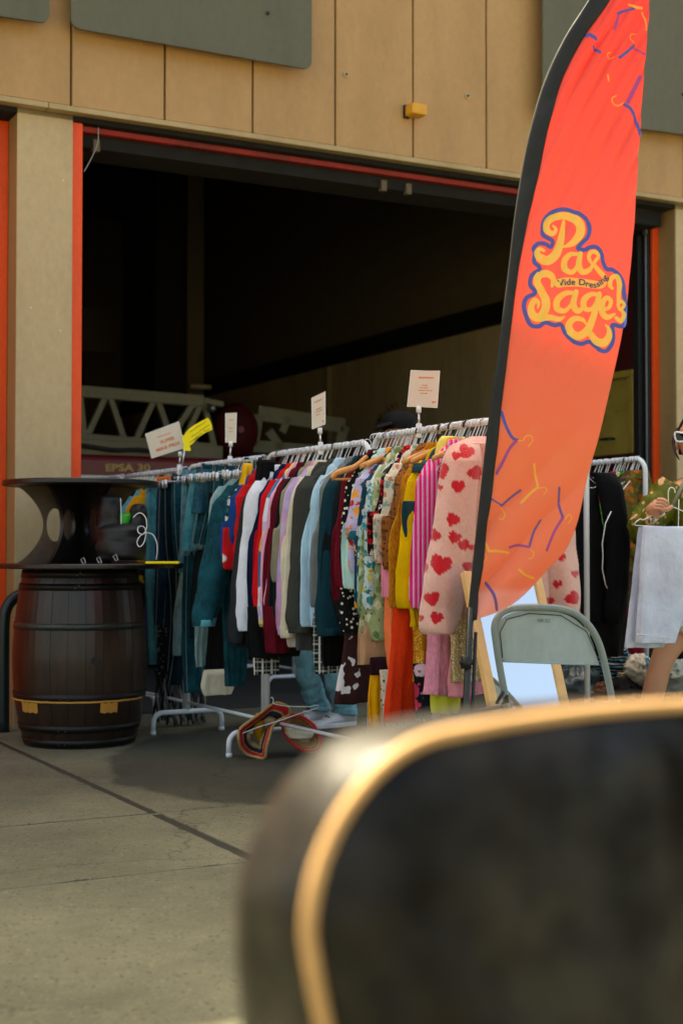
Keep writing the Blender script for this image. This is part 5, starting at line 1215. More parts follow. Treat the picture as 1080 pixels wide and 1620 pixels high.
for side in (0, .0012):
    for r_ in range(RN + 1):
        k = 1 - r_ / RN
        for p in ps:
            x = cx_ + (p[0] - cx_) * k; y = 1047 + (p[1] - 1047) * (k if k > 0 else 0) if True else 0
            dsh = .010 * (1 - k ** 6); x = cx_ + (p[0] - cx_) * k
            v.append(cq(x, y, -.006 + dsh * .8 - side))
K = (RN + 1) * n_
for s_ in range(2):
    for r_ in range(RN):
        for a in range(n_ - 1):
            q = s_ * K + r_ * n_ + a; f.append((q, q + 1, q + n_ + 1, q + n_))
mesh('backrest', v, f, M['chair_pan'], fc, True)
MB().tube([cq(795, 1046, .0), cq(850, 1048, .002), cq(900, 1050, .002), cq(946, 1051, 0)], .004, 8).build('backrest_lip', M['chair_pan'], fc, True)
MB().tube([cq(793, 1040, .008), cq(789, 1000, .008), cq(800, 979, .008), cq(835, 970, .008), cq(885, 973, .008), cq(925, 998, .008), cq(945, 1044, .008)], .0018, 6).build('backrest_lip', M['blackmetal'], fc, True)
text_mesh('VR 52', lambda x, y, d, W: cq(848 + x / W * 20, 984 - y * 8, .0085), 'stamped_mark', simple('stamp_dark', (92, 104, 104), .5, bump=0), fc, 1.0, 0)
# seat and front legs reach forward, away from the camera side
sc0 = Vector((cP.x, cP.y, .44)) + cu * 0.02 - cn * .02
bevel(MB().hexa([sc0 + cu * a - cn * b + ZV * e for e in (-.02, .0) for a, b in ((-.19, .0), (.19, .0), (.18, -.36), (-.18, -.36))]).build('seat', M['chair_pan'], fc), .008, 2)
for sg in (-1, 1):
    MB().tube([sc0 + cu * .2 * sg + cn * .30 - ZV * .0, sc0 + cu * .205 * sg - cn * .02 + ZV * .06, sc0 + cu * .215 * sg - cn * .12 - ZV * .42], .011, 10).build('leg', M['chair'], fc, True)
MB().tube([cq(790, 1118, .02), cq(797, 1100, .02), cq(802, 1132, .02)], .009, 8).build('hinge_arm', M['blackmetal'], fc, True)
MB().tube([cq(783, 1112, .01), cq(792, 1092, .02)], .006, 8).build('hinge_arm', M['blackmetal'], fc, True)

# ---------------------------------------------------------------- barrel with spool table
BC = Vector(((128 - 540) / F_PX * 7.66, 7.66, 0))
brl = thing('barrel', BC, 'dark stained wooden barrel carrying a cable spool', 'barrel')
def wood(name, a, b, rough=.45, zs=.12):
    t = NT(name); n = t.noise(14, 6, .7, t.scl((1, 1, zs))); n2 = t.noise(3, 3); c = t.ramp(n.outputs[0], [(.3, lin(a)), (.7, lin(b))]).outputs[0]
    c = t.mix(t.ramp(n2.outputs[0], [(.4, G_(0)), (.7, G_(.6))]).outputs[0], c, tuple(x * .4 for x in lin(a)[:3]) + (1,))
    t.col(c); t.b.inputs['Roughness'].default_value = rough; t.bump(n.outputs[0], .6, .004); return t.m
M['stave'] = wood('dark_stave', (22, 13, 8), (58, 36, 20), .34)
M['hoop'] = simple('iron_hoop', (26, 25, 22), .45, .5, var=.3)
M['hoop_l'] = simple('bare_iron_hoop', (62, 66, 58), .4, .6, var=.3)
prof = spline([(.288, .0), (.318, .10), (.345, .25), (.356, .42), (.354, .52), (.343, .66), (.325, .80), (.300, .93)], 30)
NS = 24
for k in range(NS):
    a0 = 2 * PI * (k + random.uniform(-.08, .08)) / NS; a1 = 2 * PI * (k + 1) / NS; g = .0025; rings = []; dr = random.uniform(-.0015, .0015)
    for r_, z in prof:
        ring = []
        for f in (0, .5, 1):
            a = 2 * PI * k / NS + g / r_ * .3 + f * (2 * PI / NS - .6 * g / r_); ring.append((BC.x + (r_ + dr) * math.cos(a), BC.y + (r_ + dr) * math.sin(a), z))
        for f in (1, 0):
            a = 2 * PI * k / NS + f * (2 * PI / NS); ring.append((BC.x + (r_ - .02) * math.cos(a), BC.y + (r_ - .02) * math.sin(a), z))
        rings.append(ring)
    MB().ring(rings).build('stave', M['stave'], brl)
def rad(z):
    for i in range(len(prof) - 1):
        if prof[i][1] <= z <= prof[i + 1][1]:
            f = (z - prof[i][1]) / (prof[i + 1][1] - prof[i][1]); return prof[i][0] * (1 - f) + prof[i + 1][0] * f
    return prof[-1][0]
for z0, z1, m_ in ((.01, .045, 'hoop'), (.085, .12, 'hoop'), (.245, .285, 'hoop'), (.615, .65, 'hoop_l'), (.82, .855, 'hoop'), (.885, .925, 'hoop')):
    pr_ = [(rad(z0) + .001, z0), (rad(z0) + .005, z0), (rad(z1) + .005, z1), (rad(z1) + .001, z1)]
    MB().ring(lathe(pr_, BC, 64), True).build('hoop', M[m_], brl, True)
for z in (.028, .103, .265, .633, .838, .905):
    for k in range(3):
        a = R(-101 + k * 3.2 + z * 20); rc = Vector((BC.x + (rad(z) + .004) * math.cos(a), BC.y + (rad(z) + .004) * math.sin(a), z + (.006 if k % 2 else -.006))); MB().tube([rc, rc + Vector((math.cos(a), math.sin(a), 0)) * .003], .0042, 8).build('rivet', M['hoop_l'], brl)
for z in (.02, .918): MB().ring(lathe([(.01, z), (.285, z)], BC, 32)).build('head', M['stave'], brl)
a = math.atan2(-1, .42); bz = .46; bc = Vector((BC.x + (rad(bz) - .005) * math.cos(a), BC.y + (rad(bz) - .005) * math.sin(a), bz)); bn = Vector((math.cos(a), math.sin(a), 0))
MB().tube([bc, bc + bn * .009], .022, 18).build('bung_hole', M['black_rubber'], brl)
# yellow paint line with two drips, flat on the hoop
M['paint_y'] = simple('ochre_paint', (188, 134, 52), .6, bump=.1)
mb = MB(); ln = []
for k in range(61):
    a = R(-168 + k * 156 / 60); z = .247 + .0022 * noise.noise(Vector((k * .5, 0, 0))); r_ = rad(.26) + .0062
    ln.append((a, z, r_))
mb.ring([[Vector((BC.x + (r_ + o_) * math.cos(a), BC.y + (r_ + o_) * math.sin(a), z + h)) for o_, h in ((0, -.004), (0.0015, -.004), (0.0015, .005), (0, .005))] for a, z, r_ in ln])
mb.build('paint_line', M['paint_y'], brl)
for a0, a1 in ((-138, -118), (-62, -46)):
    mb = MB(); mb.ring([[Vector((BC.x + (rad(z) + o_) * math.cos(R(a)), BC.y + (rad(z) + o_) * math.sin(R(a)), z + .004 * math.sin(a))) for o_, z in ((.0045, .188), (.0062, .188), (.0062, .2400), (.0045, .2400))] for a in [a0 + (a1 - a0) * k / 8 for k in range(9)]])
    mb.build('paint_patch', M['paint_y'], brl)
# spool
SC = Vector((BC.x + .03, BC.y, 0))
spl = thing('cable_spool', Vector((SC.x, SC.y, .94)), 'black wooden cable spool with oval cutouts standing on the barrel', 'cable spool')
M['spoolblack'] = wood('black_stained_wood', (10, 9, 8), (22, 19, 16), .35, 1); M['spoolbrown'] = wood('brown_plywood', (50, 34, 18), (88, 62, 34), .5, 1)
def disc(r_, z, th, c, name):
    return MB().ring([[Vector((c.x + q * math.cos(2 * PI * k / 72) * (1 + .002 * math.sin(k * 1.7)), c.y + q * math.sin(2 * PI * k / 72), zz)) for k in range(72)] for q, zz in ((.01, z), (r_ - .005, z), (r_, z + .005), (r_, z + th - .005), (r_ - .005, z + th), (.01, z + th))]).build(name, M['spoolblack'], spl)
disc(.50, .932, .026, SC + Vector((.02, 0, 0)), 'lower_disc'); disc(.415, 1.372, .028, SC + Vector((-.03, 0, 0)), 'upper_disc')
zA, zB = .958, 1.372; SC2 = SC + Vector((-.03, 0, 0))
def plate(ang, hw, holes, m, name='plate', sag=.42, off=0.0):
    ca, sa = math.cos(ang), math.sin(ang); o = []
    for k in range(21):
        f = k / 20; z = zA + (zB - zA) * f; o.append((-hw * (1 - sag * math.sin(PI * f) ** .8), z))
    for k in range(21):
        f = 1 - k / 20; z = zA + (zB - zA) * f; o.append((hw * (1 - sag * math.sin(PI * f) ** .8), z))
    hl = [[(cx + rx * math.cos(2 * PI * k / 24), cz + rz * math.sin(2 * PI * k / 24)) for k in range(24)] for cx, cz, rx, rz in holes]
    flat_poly(o, hl, .02, lambda x, y, d: SC2 + Vector((ca * x - sa * (d + off), sa * x + ca * (d + off), y)), name, m, spl)
plate(R(18), .33, [(-.13, 1.165, .045, .09), (.13, 1.165, .045, .09)], M['spoolbrown'], off=.06)
plate(R(-52), .33, [(-.12, 1.165, .055, .085), (.12, 1.165, .055, .085)], M['spoolblack'])
plate(R(66), .30, [(-.12, 1.165, .055, .085), (.12, 1.165, .055, .085)], M['spoolblack'])
# backpack on the spool shelf
bkY = SC.y - .26
bp = thing('backpack', atY(190, 886, bkY), 'black open backpack with a green thing inside, on the spool shelf', 'backpack')
M['nylon'] = simple('black_nylon', (10, 12, 13), .55, var=.3, scale=12, bump=.4, bdist=.004, bscale=18)
def blob(name, rows, Y, b, m, par, seed=1, nr=22, nh=24, amp=.012):
    q = spline(rows, nr); rings = []
    for i, (y, xl, xr) in enumerate(q):
        a, c = atY(xl, y, Y), atY(xr, y, Y); mid = (a + c) / 2; hw = (c - a).length / 2; f = i / nr
        bb = b * min(1, .35 + 3 * f) * (1 if f < .9 else 1 - (f - .9) * 2)
        ring = []
        for k in range(nh):
            th = 2 * PI * k / nh; n_ = noise.noise(Vector((math.cos(th) * 1.5 + seed, math.sin(th) * 1.5, f * 4 + seed))) * amp + noise.noise(Vector((math.cos(th) * 4 + seed, math.sin(th) * 4, f * 12 + seed))) * amp * .4
            ring.append(mid + Vector(((hw + n_) * math.cos(th), (bb + n_ * 1.3) * math.sin(th), 0)))
        rings.append(ring)
    return MB().ring(rings).build(name, m, par, True)
blob('body', [(828, 160, 224), (845, 154, 230), (865, 153, 231), (886, 156, 230)], bkY, .11, M['nylon'], bp, 2)
blob('flap', [(783, 165, 184), (790, 158, 190), (810, 155, 191), (830, 154, 194), (845, 155, 200)], bkY - .0, .05, M['nylon'], bp, 5)
blob('side_pocket', [(797, 214, 226), (805, 206, 231), (820, 204, 232), (840, 200, 232)], bkY + .02, .05, M['nylon'], bp, 8)
blob('pouch', [(812, 190, 208), (822, 189, 208), (834, 192, 203)], bkY - .01, .03, simple('green_plastic', (30, 158, 40), .4, bump=.6, bdist=.01, bscale=40), bp, 9, 8, 14, .006)
MB().tube([atY(191, 788, bkY - .052), atY(192, 812, bkY - .056), atY(192, 832, bkY - .056)], .002, 5).build('zip', M['rubber_white'], bp)
for (x, y) in ((132, 887), (157, 886), (183, 882)):
    pts = [atY(x + a, y + b, bkY - .135) for a, b in ((-4, -2), (1, -5), (4, 4), (0, 5))]
    MB().tube(pts, .0014, 5, closed=True).build('buckle', M['rubber_white'], bp)
cab = [(211, 819), (217, 813), (224, 812), (231, 820), (232, 836), (226, 845), (219, 842), (219, 834), (227, 833), (231, 842), (228, 858), (221, 865), (217, 858), (222, 848), (232, 843), (242, 846), (248, 858), (249, 872), (247, 886)]
tag(MB().tube([Vector(p) for p in spline([tuple(atY(x, y, bkY - .15 + .02 * math.sin(i))) for i, (x, y) in enumerate(cab)], 120)], .0022, 6).build('cable', M['rubber_white'], None, True, loc=atY(232, 843, bkY - .15)), 'thin white looping cable trailing out of the backpack', 'cable')
pa = [atY(231, 882, bkY - .12), atY(283, 887, bkY - .12), atY(280, 885, bkY + .05), atY(232, 880, bkY + .05)]
pa = [Vector((p.x, p.y, .9585)) for p in pa]; pa = [Vector((atY(231, 885, bkY - .1).x, bkY - .12, .959)), Vector((atY(283, 885, bkY - .1).x, bkY - .10, .959)), Vector((atY(283, 885, bkY).x, bkY + .08, .959)), Vector((atY(231, 885, bkY).x, bkY + .06, .959))]
o = MB().hexa(pa + [p + ZV * .011 for p in pa]).build('notebook', M['yellow_card'], None, loc=pa[0]); tag(o, 'flat bright yellow folder lying on the edge of the spool shelf', 'folder'); bevel(o, .002)
# green hoop barrier by the left pillar
gh = [ground(8, 1160) + ZV * z for z in (0, .5)]
Yg = ground(8, 1150).y - .25
M['greenpaint'] = painted('dark_green_paint', (24, 38, 36), (50, 46, 36), .5, .3)
pts = [(6, 1153), (6, 1050), (7, 985), (12, 960), (26, 944), (50, 940), (90, 941), (120, 960), (126, 1000), (126, 1100)]
pp_ = [atY(x, y, Yg + (x / 120) * .15) for x, y in pts]; pp_[0].z = 0; pp_[-1].z = 0
o = MB().tube([Vector(p) for p in spline([tuple(p) for p in pp_], 40)], .034, 14).build('hoop_barrier', M['greenpaint'], None, True, loc=pp_[0]); tag(o, 'dark green bent tube barrier behind the barrel at the left edge', 'barrier')

# ---------------------------------------------------------------- woven bag with hanger on the ground
wb = thing('woven_bag', ground(440, 1200), 'red and straw woven bag lying open on the ground under the racks', 'bag')
Yw = ground(420, 1202).y + .02
M['straw'] = simple('straw', (168, 134, 84), .85, var=.35, scale=90, bump=.8, bscale=220); M['redstraw'] = simple('red_straw', (188, 22, 26), .85, var=.25, scale=90, bump=.8, bscale=220)
M['navystraw'] = simple('navy_straw', (26, 32, 48), .85, var=.3, scale=90, bump=.8, bscale=220); M['palestraw'] = simple('pale_straw', (206, 184, 140), .85, var=.2, scale=90, bump=.8, bscale=220)
def c7(x, y): return 360 + x / 4.91, 1080 + y / 4.91
loopA = [(95, 360), (170, 300), (260, 235), (350, 165), (410, 160), (480, 195), (475, 250), (400, 290), (350, 340), (325, 420), (300, 510), (288, 592), (220, 585), (150, 555), (100, 500), (84, 430)]
gc = (260, 400)
for k in range(13):
    f = k / 12
    m_ = ['straw', 'redstraw', 'redstraw', 'redstraw', 'straw', 'navystraw', 'navystraw', 'navystraw', 'straw', 'palestraw', 'palestraw', 'palestraw', 'straw'][k]
    sc_ = 1 - .085 * k * .62
    pts = []
    for i, (x, y) in enumerate(loopA):
        px, py = c7(gc[0] - 20 * f + (x - gc[0]) * sc_, gc[1] + 10 * f + (y - gc[1]) * sc_); p = atY(px, py, Yw + .012 * k + .03 * math.sin(i * 1.1)); p.z = max(p.z, .008); pts.append(tuple(p))
    MB().tube([Vector(p) for p in spline(pts, 90, True)], [.0072 * (1 + .10 * math.sin(j * 2.1)) for j in range(90)], 7, closed=True).build('coil', M[m_], wb, True)
ctr = (575, 400)
for k in range(16):
    f = k / 15; m_ = ['redstraw', 'straw', 'redstraw', 'straw', 'straw', 'straw', 'straw', 'straw', 'palestraw', 'palestraw', 'palestraw', 'straw', 'navystraw', 'straw', 'straw', 'straw'][k]
    pts = []
    for i in range(24):
        a = 2 * PI * i / 24; rx = 150 * (1 - f * .93); ry = 150 * (1 - f * .93)
        x = ctr[0] - 30 * math.sin(f * 2) * .4 + rx * math.cos(a) * (1.0) + 30 * math.sin(a) * .5; y = ctr[1] - 8 + ry * math.sin(a) * .9 + rx * .35 * math.cos(a)
        p = atY(*c7(x, y), Yw + .10 + .11 * math.sin(f * PI * .5) - .03 * math.sin(a)); p.z = max(p.z, .008); pts.append(tuple(p))
    MB().tube([Vector(p) for p in spline(pts, 80, True)], [.0070 * (1 + .10 * math.sin(j * 2.3)) for j in range(80)], 7, closed=True).build('coil', M[m_], wb, True)
blob('lining', [(1128, 405, 416), (1140, 400, 420), (1160, 402, 420), (1172, 408, 416)], Yw + .12, .03, fab((186, 130, 20)), wb, 4, 10, 14, .008)
blob('lining', [(1150, 452, 480), (1158, 450, 495), (1168, 456, 492)], Yw + .09, .02, cream, wb, 6, 10, 14, .008)
hp_ = [c7(x, y) for x, y in ((118, 392), (240, 345), (420, 290), (600, 225), (705, 195), (708, 180), (680, 175), (640, 188), (460, 184))]
hk_ = [c7(x, y) for x, y in ((460, 184), (380, 170), (352, 160), (356, 130), (345, 112), (332, 120))]
o = thing('hanger', atY(*hp_[0], Yw - .06), 'wire hanger dropped across the woven bag on the ground', 'hanger')
MB().tube([atY(x, y, Yw - .04 - .004 * i) for i, (x, y) in enumerate(hp_)], .0022, 6).build('wire', M['rubber_white'], o, True)
MB().tube([atY(x, y, Yw - .07) for x, y in hk_], .0022, 6).build('hook', M['rubber_white'], o, True)

# fringed lace shawl hanging low behind the barrel foot
P = railpt(1, 284); lr = thing('shawl', Vector((P.x, P.y, P.z)), 'black and grey lace shawl with fringe hanging to the ground behind the rack foot', 'shawl')
Ps = P + N * .15
for a in range(46):
    x = 246 + a * 1.75; y0 = 1066 + random.uniform(-6, 6); y1 = 1146 + random.uniform(-14, 8); pts = []
    for k in range(7):
        f = k / 6; q = plane(x + 3 * math.sin(f * 5 + a) + random.uniform(-1, 1), y0 + (y1 - y0) * f, Ps + N * random.uniform(-.02, .02), N); q.z = max(.01, q.z); pts.append(q)
    MB().tube(pts, [.005 + .003 * random.random() for _ in pts], 5).build('fringe', random.choice((fab((96, 92, 90)), fab((30, 30, 34)), fab((150, 146, 140)), fab((40, 60, 62)))), lr, True)
piece('cloth', [(960, 250, 322), (1040, 248, 320), (1074, 246, 322)], Ps, lr, fab((26, 26, 28), 'spots', (110, 108, 104), scale=50), b=.03, seed=9)

# ---------------------------------------------------------------- people
def skin_body(name, joints, edges, m, par, sub=2, root=0):
    me = bpy.data.meshes.new(name); base = rootloc(par)
    me.from_pydata([tuple(Vector(j[0]) - base) for j in joints], edges, []); me.materials.append(m)
    o = bpy.data.objects.new(name, me); C.objects.link(o); o.parent = par
    md = o.modifiers.new('skin', 'SKIN'); md.use_smooth_shade = True
    sv = me.skin_vertices[0].data if me.skin_vertices else None
    if sv is None:
        bpy.context.view_layer.update(); sv = me.skin_vertices[0].data
    for i, j in enumerate(joints):
        r_ = j[1]; sv[i].radius = (r_, r_) if isinstance(r_, float) else r_; sv[i].use_root = (i == root)
    s_ = o.modifiers.new('sub', 'SUBSURF'); s_.levels = sub; s_.render_levels = sub
    return o
def ringloft(name, rows, m, par, n_=24, amp=0.0, seed=0, cap=True):
    """rows: (centre, rx, ry) horizontal ellipses"""
    q = spline([tuple(c) + (a, b) for c, a, b in rows], (len(rows) - 1) * 6); R_ = []
    for i, (x, y, z, a, b) in enumerate(q):
        R_.append([Vector((x + (a + noise.noise(Vector((math.cos(2 * PI * k / n_) * 2 + seed, math.sin(2 * PI * k / n_) * 2, z * 11))) * amp) * math.cos(2 * PI * k / n_), y + (b + noise.noise(Vector((math.cos(2 * PI * k / n_) * 2 + seed, math.sin(2 * PI * k / n_) * 2 + 5, z * 11))) * amp) * math.sin(2 * PI * k / n_), z)) for k in range(n_)])
    return MB().ring(R_, False, cap).build(name, m, par, True)
def tubeloft(name, pts, rr, m, par, amp=0.0, seed=0, n_=20, per=8):
    q = spline([tuple(p) + (r_,) for p, r_ in zip(pts, rr)], (len(pts) - 1) * per)
    mb = MB().tube([Vector(p[:3]) for p in q], [p[3] * (1 + amp * noise.noise(Vector((i * .55 + seed, seed, 0)))) for i, p in enumerate(q)], n_)
    if amp:
        for i, v in enumerate(mb.v): v += Vector((noise.noise(v * 16), noise.noise(v * 16 + Vector((5, 5, 5))), noise.noise(v * 16 + Vector((9, 1, 1))))) * amp * .12
    return mb.build(name, m, par, True)
def head(par, c, face, m_skin, glasses=None):
    """c = head centre, face = horizontal unit vector the face looks along"""
    s_ = Vector((-face.y, face.x, 0)); v = []; n_, k_ = 24, 18; R_ = []
    for i in range(1, k_):
        ph = PI * i / k_; z = .118 * math.cos(ph); r0 = math.sin(ph)
        ring = []
        for k in range(n_):
            th = 2 * PI * k / n_; fx, sx_ = math.cos(th), math.sin(th)
            rx = .098 * r0; ry = .074 * r0
            if z < 0: rx *= 1 - .10 * (-z / .118); ry *= 1 - .30 * (-z / .118) ** 1.2
            p = face * fx * rx + s_ * sx_ * ry
            if fx > .86 and -.035 < z < .015: p += face * .022 * (1 - abs(z + .02) / .04) * (fx - .86) / .14   # nose
            if fx > .8 and -.066 < z < -.046: p += face * .005      # lips
            if fx > .7 and abs(sx_) > .25 and 0 < z < .03: p -= face * .008
            ring.append(c + p + ZV * z)
        R_.append(ring)
    MB().ring(R_).build('head', m_skin, par, True)
    for sg in (-1, 1):
        e = c + s_ * sg * .073 - face * .0 - ZV * .01; MB().tube([e + ZV * .03, e + s_ * sg * .012 + ZV * .012 - face * .01, e + s_ * sg * .01 - ZV * .012, e - ZV * .028], [.006, .012, .011, .006], 8).build('ear', m_skin, par, True)
        e = c + face * .083 + s_ * sg * .031 + ZV * .008; MB().ring([[e + (s_ * math.cos(2 * PI * k / 10) * .013 + ZV * math.sin(2 * PI * k / 10) * .006) * q + face * o_ for k in range(10)] for q, o_ in ((1, 0), (.7, .004), (.1, .006))]).build('eye', M['rubber_white'], par, True)
        MB().tube([e + face * .004, e + face * .008], .0045, 8).build('pupil', M['blackink'], par)
    MB().tube([c + face * .086 + s_ * x - ZV * (.056 + .002 * abs(x) * 40) for x in (-.022, -.01, 0, .01, .022)], [.002, .005, .0045, .005, .002], 8).build('mouth', simple('lips', (150, 80, 72), .4, bump=0), par, True)

# customer behind the racks
LY = 8.35
pj = thing('person', atY(530, 1150, LY), 'person in black cap, pale blue jeans and white sneakers bent over the racks', 'person')
pj.location = (atY(530, 1150, LY).x, LY, 0)
hL, hR = atY(492, 985, LY + .05), atY(530, 985, LY)
hipc = (hL + hR) / 2 + ZV * .08
chest = atY(590, 800, LY - .22); neck = atY(618, 720, LY - .38); hd = atY(630, 690, LY - .5)
kL, kR = atY(486, 1062, LY + .06), atY(529, 1066, LY - .03); aL, aR = atY(502, 1130, LY + .12), atY(546, 1134, LY)
aL.z = .10; aR.z = .09
shl = chest + Vector((-.19, .05, .10)); shr = chest + Vector((.17, .02, .12))
J_ = [(hipc, .12), (chest, .135), (neck, .06), (hd, .07), (hL, .085), (kL, .055), (aL, .042), (hR, .085), (kR, .055), (aR, .042), (shl, .06), (shl + Vector((-.08, -.08, -.27)), .042), (shl + Vector((.0, -.24, -.36)), .03), (shr, .06), (shr + Vector((.1, -.05, -.27)), .042), (shr + Vector((.02, -.22, -.33)), .03)]
E_ = [(0, 1), (1, 2), (2, 3), (0, 4), (4, 5), (5, 6), (0, 7), (7, 8), (8, 9), (1, 10), (10, 11), (11, 12), (1, 13), (13, 14), (14, 15)]
skin_body('body', J_, E_, M['skin'], pj)
jeans_m = fab((104, 168, 182), 'denim', (140, 192, 200))
for h, k, a, s_ in ((hL, kL, aL, 1), (hR, kR, aR, 2)):
    tubeloft('trouser_leg', [h + ZV * .12, h, (h + k) / 2, k, (k + a) / 2, a + ZV * .03, a - ZV * .02], [.105, .10, .082, .070, .068, .068, .070], jeans_m, pj, .12, s_)
ringloft('shirt', [(hipc + ZV * .02, .19, .14), (hipc.lerp(chest, .5), .19, .14), (chest, .21, .14), (chest + ZV * .13, .15, .11), (neck, .07, .07)], fab((30, 32, 38)), pj, amp=.02)
for s0, e0, w0 in ((J_[10][0], J_[11][0], J_[12][0]), (J_[13][0], J_[14][0], J_[15][0])):
    tubeloft('shirt_sleeve', [s0, e0, e0.lerp(w0, .8)], [.075, .06, .05], fab((30, 32, 38)), pj, .2, 3)
    for k in range(5):
        d = (w0 - e0).normalized(); sd = Vector((1, 0, 0)) * (.014 * (k - 2)); MB().tube([w0 + sd * .5, w0 + sd + d * .05, w0 + sd * 1.2 + d * .09 - ZV * .02, w0 + sd * 1.2 + d * .10 - ZV * .045], [.011, .0085, .0075, .006], 7).build('finger', M['skin'], pj, True)
head(pj, hd, Vector((-.1, -1, 0)).normalized(), M['skin'])
M['capcloth'] = fab((15, 15, 17), rough=.8)
cc = atY(632, 676, hd.y)
ringloft('cap_crown', [(cc - ZV * .015, .098, .112), (cc + ZV * .03, .098, .11), (cc + ZV * .065, .082, .09), (cc + ZV * .085, .05, .055), (cc + ZV * .089, .01, .01)], M['capcloth'], pj, amp=.006)
vb = [atY(620, 672, hd.y - .06), atY(606, 675, hd.y - .12), atY(598, 678, hd.y - .15)]
mb = MB(); mb.ring([[vb[0].lerp(vb[2], f) + Vector((-.01 * f, (a - .5) * .15 * (1 - .6 * f), h + .02 * math.sin(a * PI) * 1)) for a, h in ((0, 0), (.25, 0), (.5, 0), (.75, 0), (1, 0), (1, -.004), (.75, -.004), (.5, -.004), (.25, -.004), (0, -.004))] for f in (0, .35, .7, 1)]); mb.build('cap_brim', M['capcloth'], pj, True)
# sneakers
def sneaker(par, heel, toe_dir, L=.29):
    s_ = Vector((-toe_dir.y, toe_dir.x, 0)); h = Vector((heel.x, heel.y, 0))
    def rr(prof): return prof
    R1, R2 = [], []
    for k in range(15):
        f = k / 14; x = h + toe_dir * (f * L - .05); w_ = .040 + .012 * math.sin(f * PI) + (.004 if f > .5 else 0); w_ *= (1 if .06 < f < .94 else .72)
        top_ = .115 - .075 * min(1, max(0, (f - .25) / .55)) if f > .25 else .115
        if f > .9: top_ = .034
        R1.append([x + s_ * w_ * a + ZV * z for a, z in ((-1, 0), (1, 0), (1.02, .026), (-1.02, .026))])
        R2.append([x + s_ * w_ * a * .94 + ZV * z for a, z in ((-1, .024), (1, .024), (.95, .024 + (top_ - .024) * .5), (.55, top_ * .95), (0, top_), (-.55, top_ * .95), (-.95, .024 + (top_ - .024) * .5))])
    sh = thing('shoe', h) if False else None
    u_ = MB().ring(R2).build('sneaker_upper', fab((206, 212, 214)), par, True); s2 = MB().ring(R1).build('sneaker_sole', M['rubber_white'], par)
    bevel(s2, .004, 2)
    MB().tube([h + toe_dir * (f * L - .05) - s_ * ((.040 + .012 * math.sin(f * PI)) * 1.03) + ZV * .021 for f in [k / 12 for k in range(1, 12)]], .0014, 5).build('sole_stripe', M['blackink'], par)
    for k in range(5):
        c = h + toe_dir * (.06 + k * .025) + ZV * (.108 - k * .014); MB().tube([c - s_ * .03 - ZV * .012, c + toe_dir * .012 + ZV * .004, c + s_ * .03 - ZV * .012], .0028, 5).build('lace', M['blackink' if k % 2 else 'rubber_white'], par, True)
sneaker(pj, Vector((atY(549, 1140, LY).x, LY + .02, 0)), Vector((-.80, -.55, 0)).normalized())
for o in [x for x in pj.children if x.name.startswith(('sneaker', 'sole', 'lace'))]: pass
sneaker(pj, Vector((atY(507, 1130, LY + .14).x, LY + .14, 0)), Vector((-.75, -.6, 0)).normalized())

# woman at the right edge holding white trousers
WY = 6.55
wr_ = thing('person', Vector((atY(1105, 1000, WY).x, WY, 0)), 'woman in green flowered jacket and white sunglasses holding up trousers', 'person')
wh_ = atY(1098, 697, WY); face = Vector((-.45, -.9, 0)).normalized()
nk = atY(1104, 752, WY + .02); ch = atY(1110, 830, WY + .03); hp2 = atY(1108, 960, WY + .03)
shL = atY(1062, 768, WY - .02); elL = atY(1018, 838, WY - .04); wrL = atY(1038, 812, WY - .2)
shR = atY(1160, 765, WY + .05); elR = atY(1190, 850, WY); wrR = atY(1150, 850, WY - .2)
hiL = atY(1086, 975, WY); knL = atY(1046, 1042, WY - .06); anL = atY(1008, 1165, WY - .02); anL.z = .09
hiR = atY(1135, 975, WY + .05); knR = atY(1140, 1060, WY); anR = atY(1142, 1190, WY + .1); anR.z = .09
J2 = [(hp2, (.13, .10)), (ch, (.12, .09)), (nk, .048), (wh_ - ZV * .05, .055), (shL, .052), (elL, .038), (wrL, .026), (shR, .052), (elR, .038), (wrR, .026), (hiL, .082), ((hiL + knL) / 2, .074), (knL, .054), (knL.lerp(anL, .3), .056), (anL, .036), (anL + Vector((-.02, -.14, -.06)), .03), (hiR, .082), (knR, .054), (knR.lerp(anR, .3), .056), (anR, .036), (anR + Vector((.02, -.14, -.06)), .03)]
E2 = [(0, 1), (1, 2), (2, 3), (1, 4), (4, 5), (5, 6), (1, 7), (7, 8), (8, 9), (0, 10), (10, 11), (11, 12), (12, 13), (13, 14), (14, 15), (0, 16), (16, 17), (17, 18), (18, 19), (19, 20)]
skin_body('body', J2, E2, M['skin'], wr_)
head(wr_, wh_, face, M['skin'])
# hair pulled back
s_ = Vector((-face.y, face.x, 0)); R_ = []
for i in range(1, 14):
    ph = PI * i / 26 * 1.55; z = .128 * math.cos(ph); r0 = math.sin(ph); R_.append([wh_ - face * .014 + (face * math.cos(t_) * (.100 * r0 - (.03 * max(0, -z / .06 + .5) if math.cos(t_) > .2 else 0)) + s_ * math.sin(t_) * .084 * r0) + ZV * (z + .006) for t_ in [2 * PI * k / 28 for k in range(28)]])
R_ = [r_ for r_ in R_ if (r_[0].z - wh_.z) > .045] + [[wh_ - face * .030 + (face * math.cos(t_) * (.09 if math.cos(t_) < .1 else .03) + s_ * math.sin(t_) * .083) + ZV * z for t_ in [2 * PI * k / 28 for k in range(28)]] for z in (.02, -.03, -.06)]
MB().ring(R_).build('hair', M['hair'], wr_, True)
tubeloft('ponytail', [wh_ - face * .10 + ZV * .02, wh_ - face * .16 - ZV * .03, wh_ - face * .15 - ZV * .18], [.035, .045, .015], M['hair'], wr_, .2)
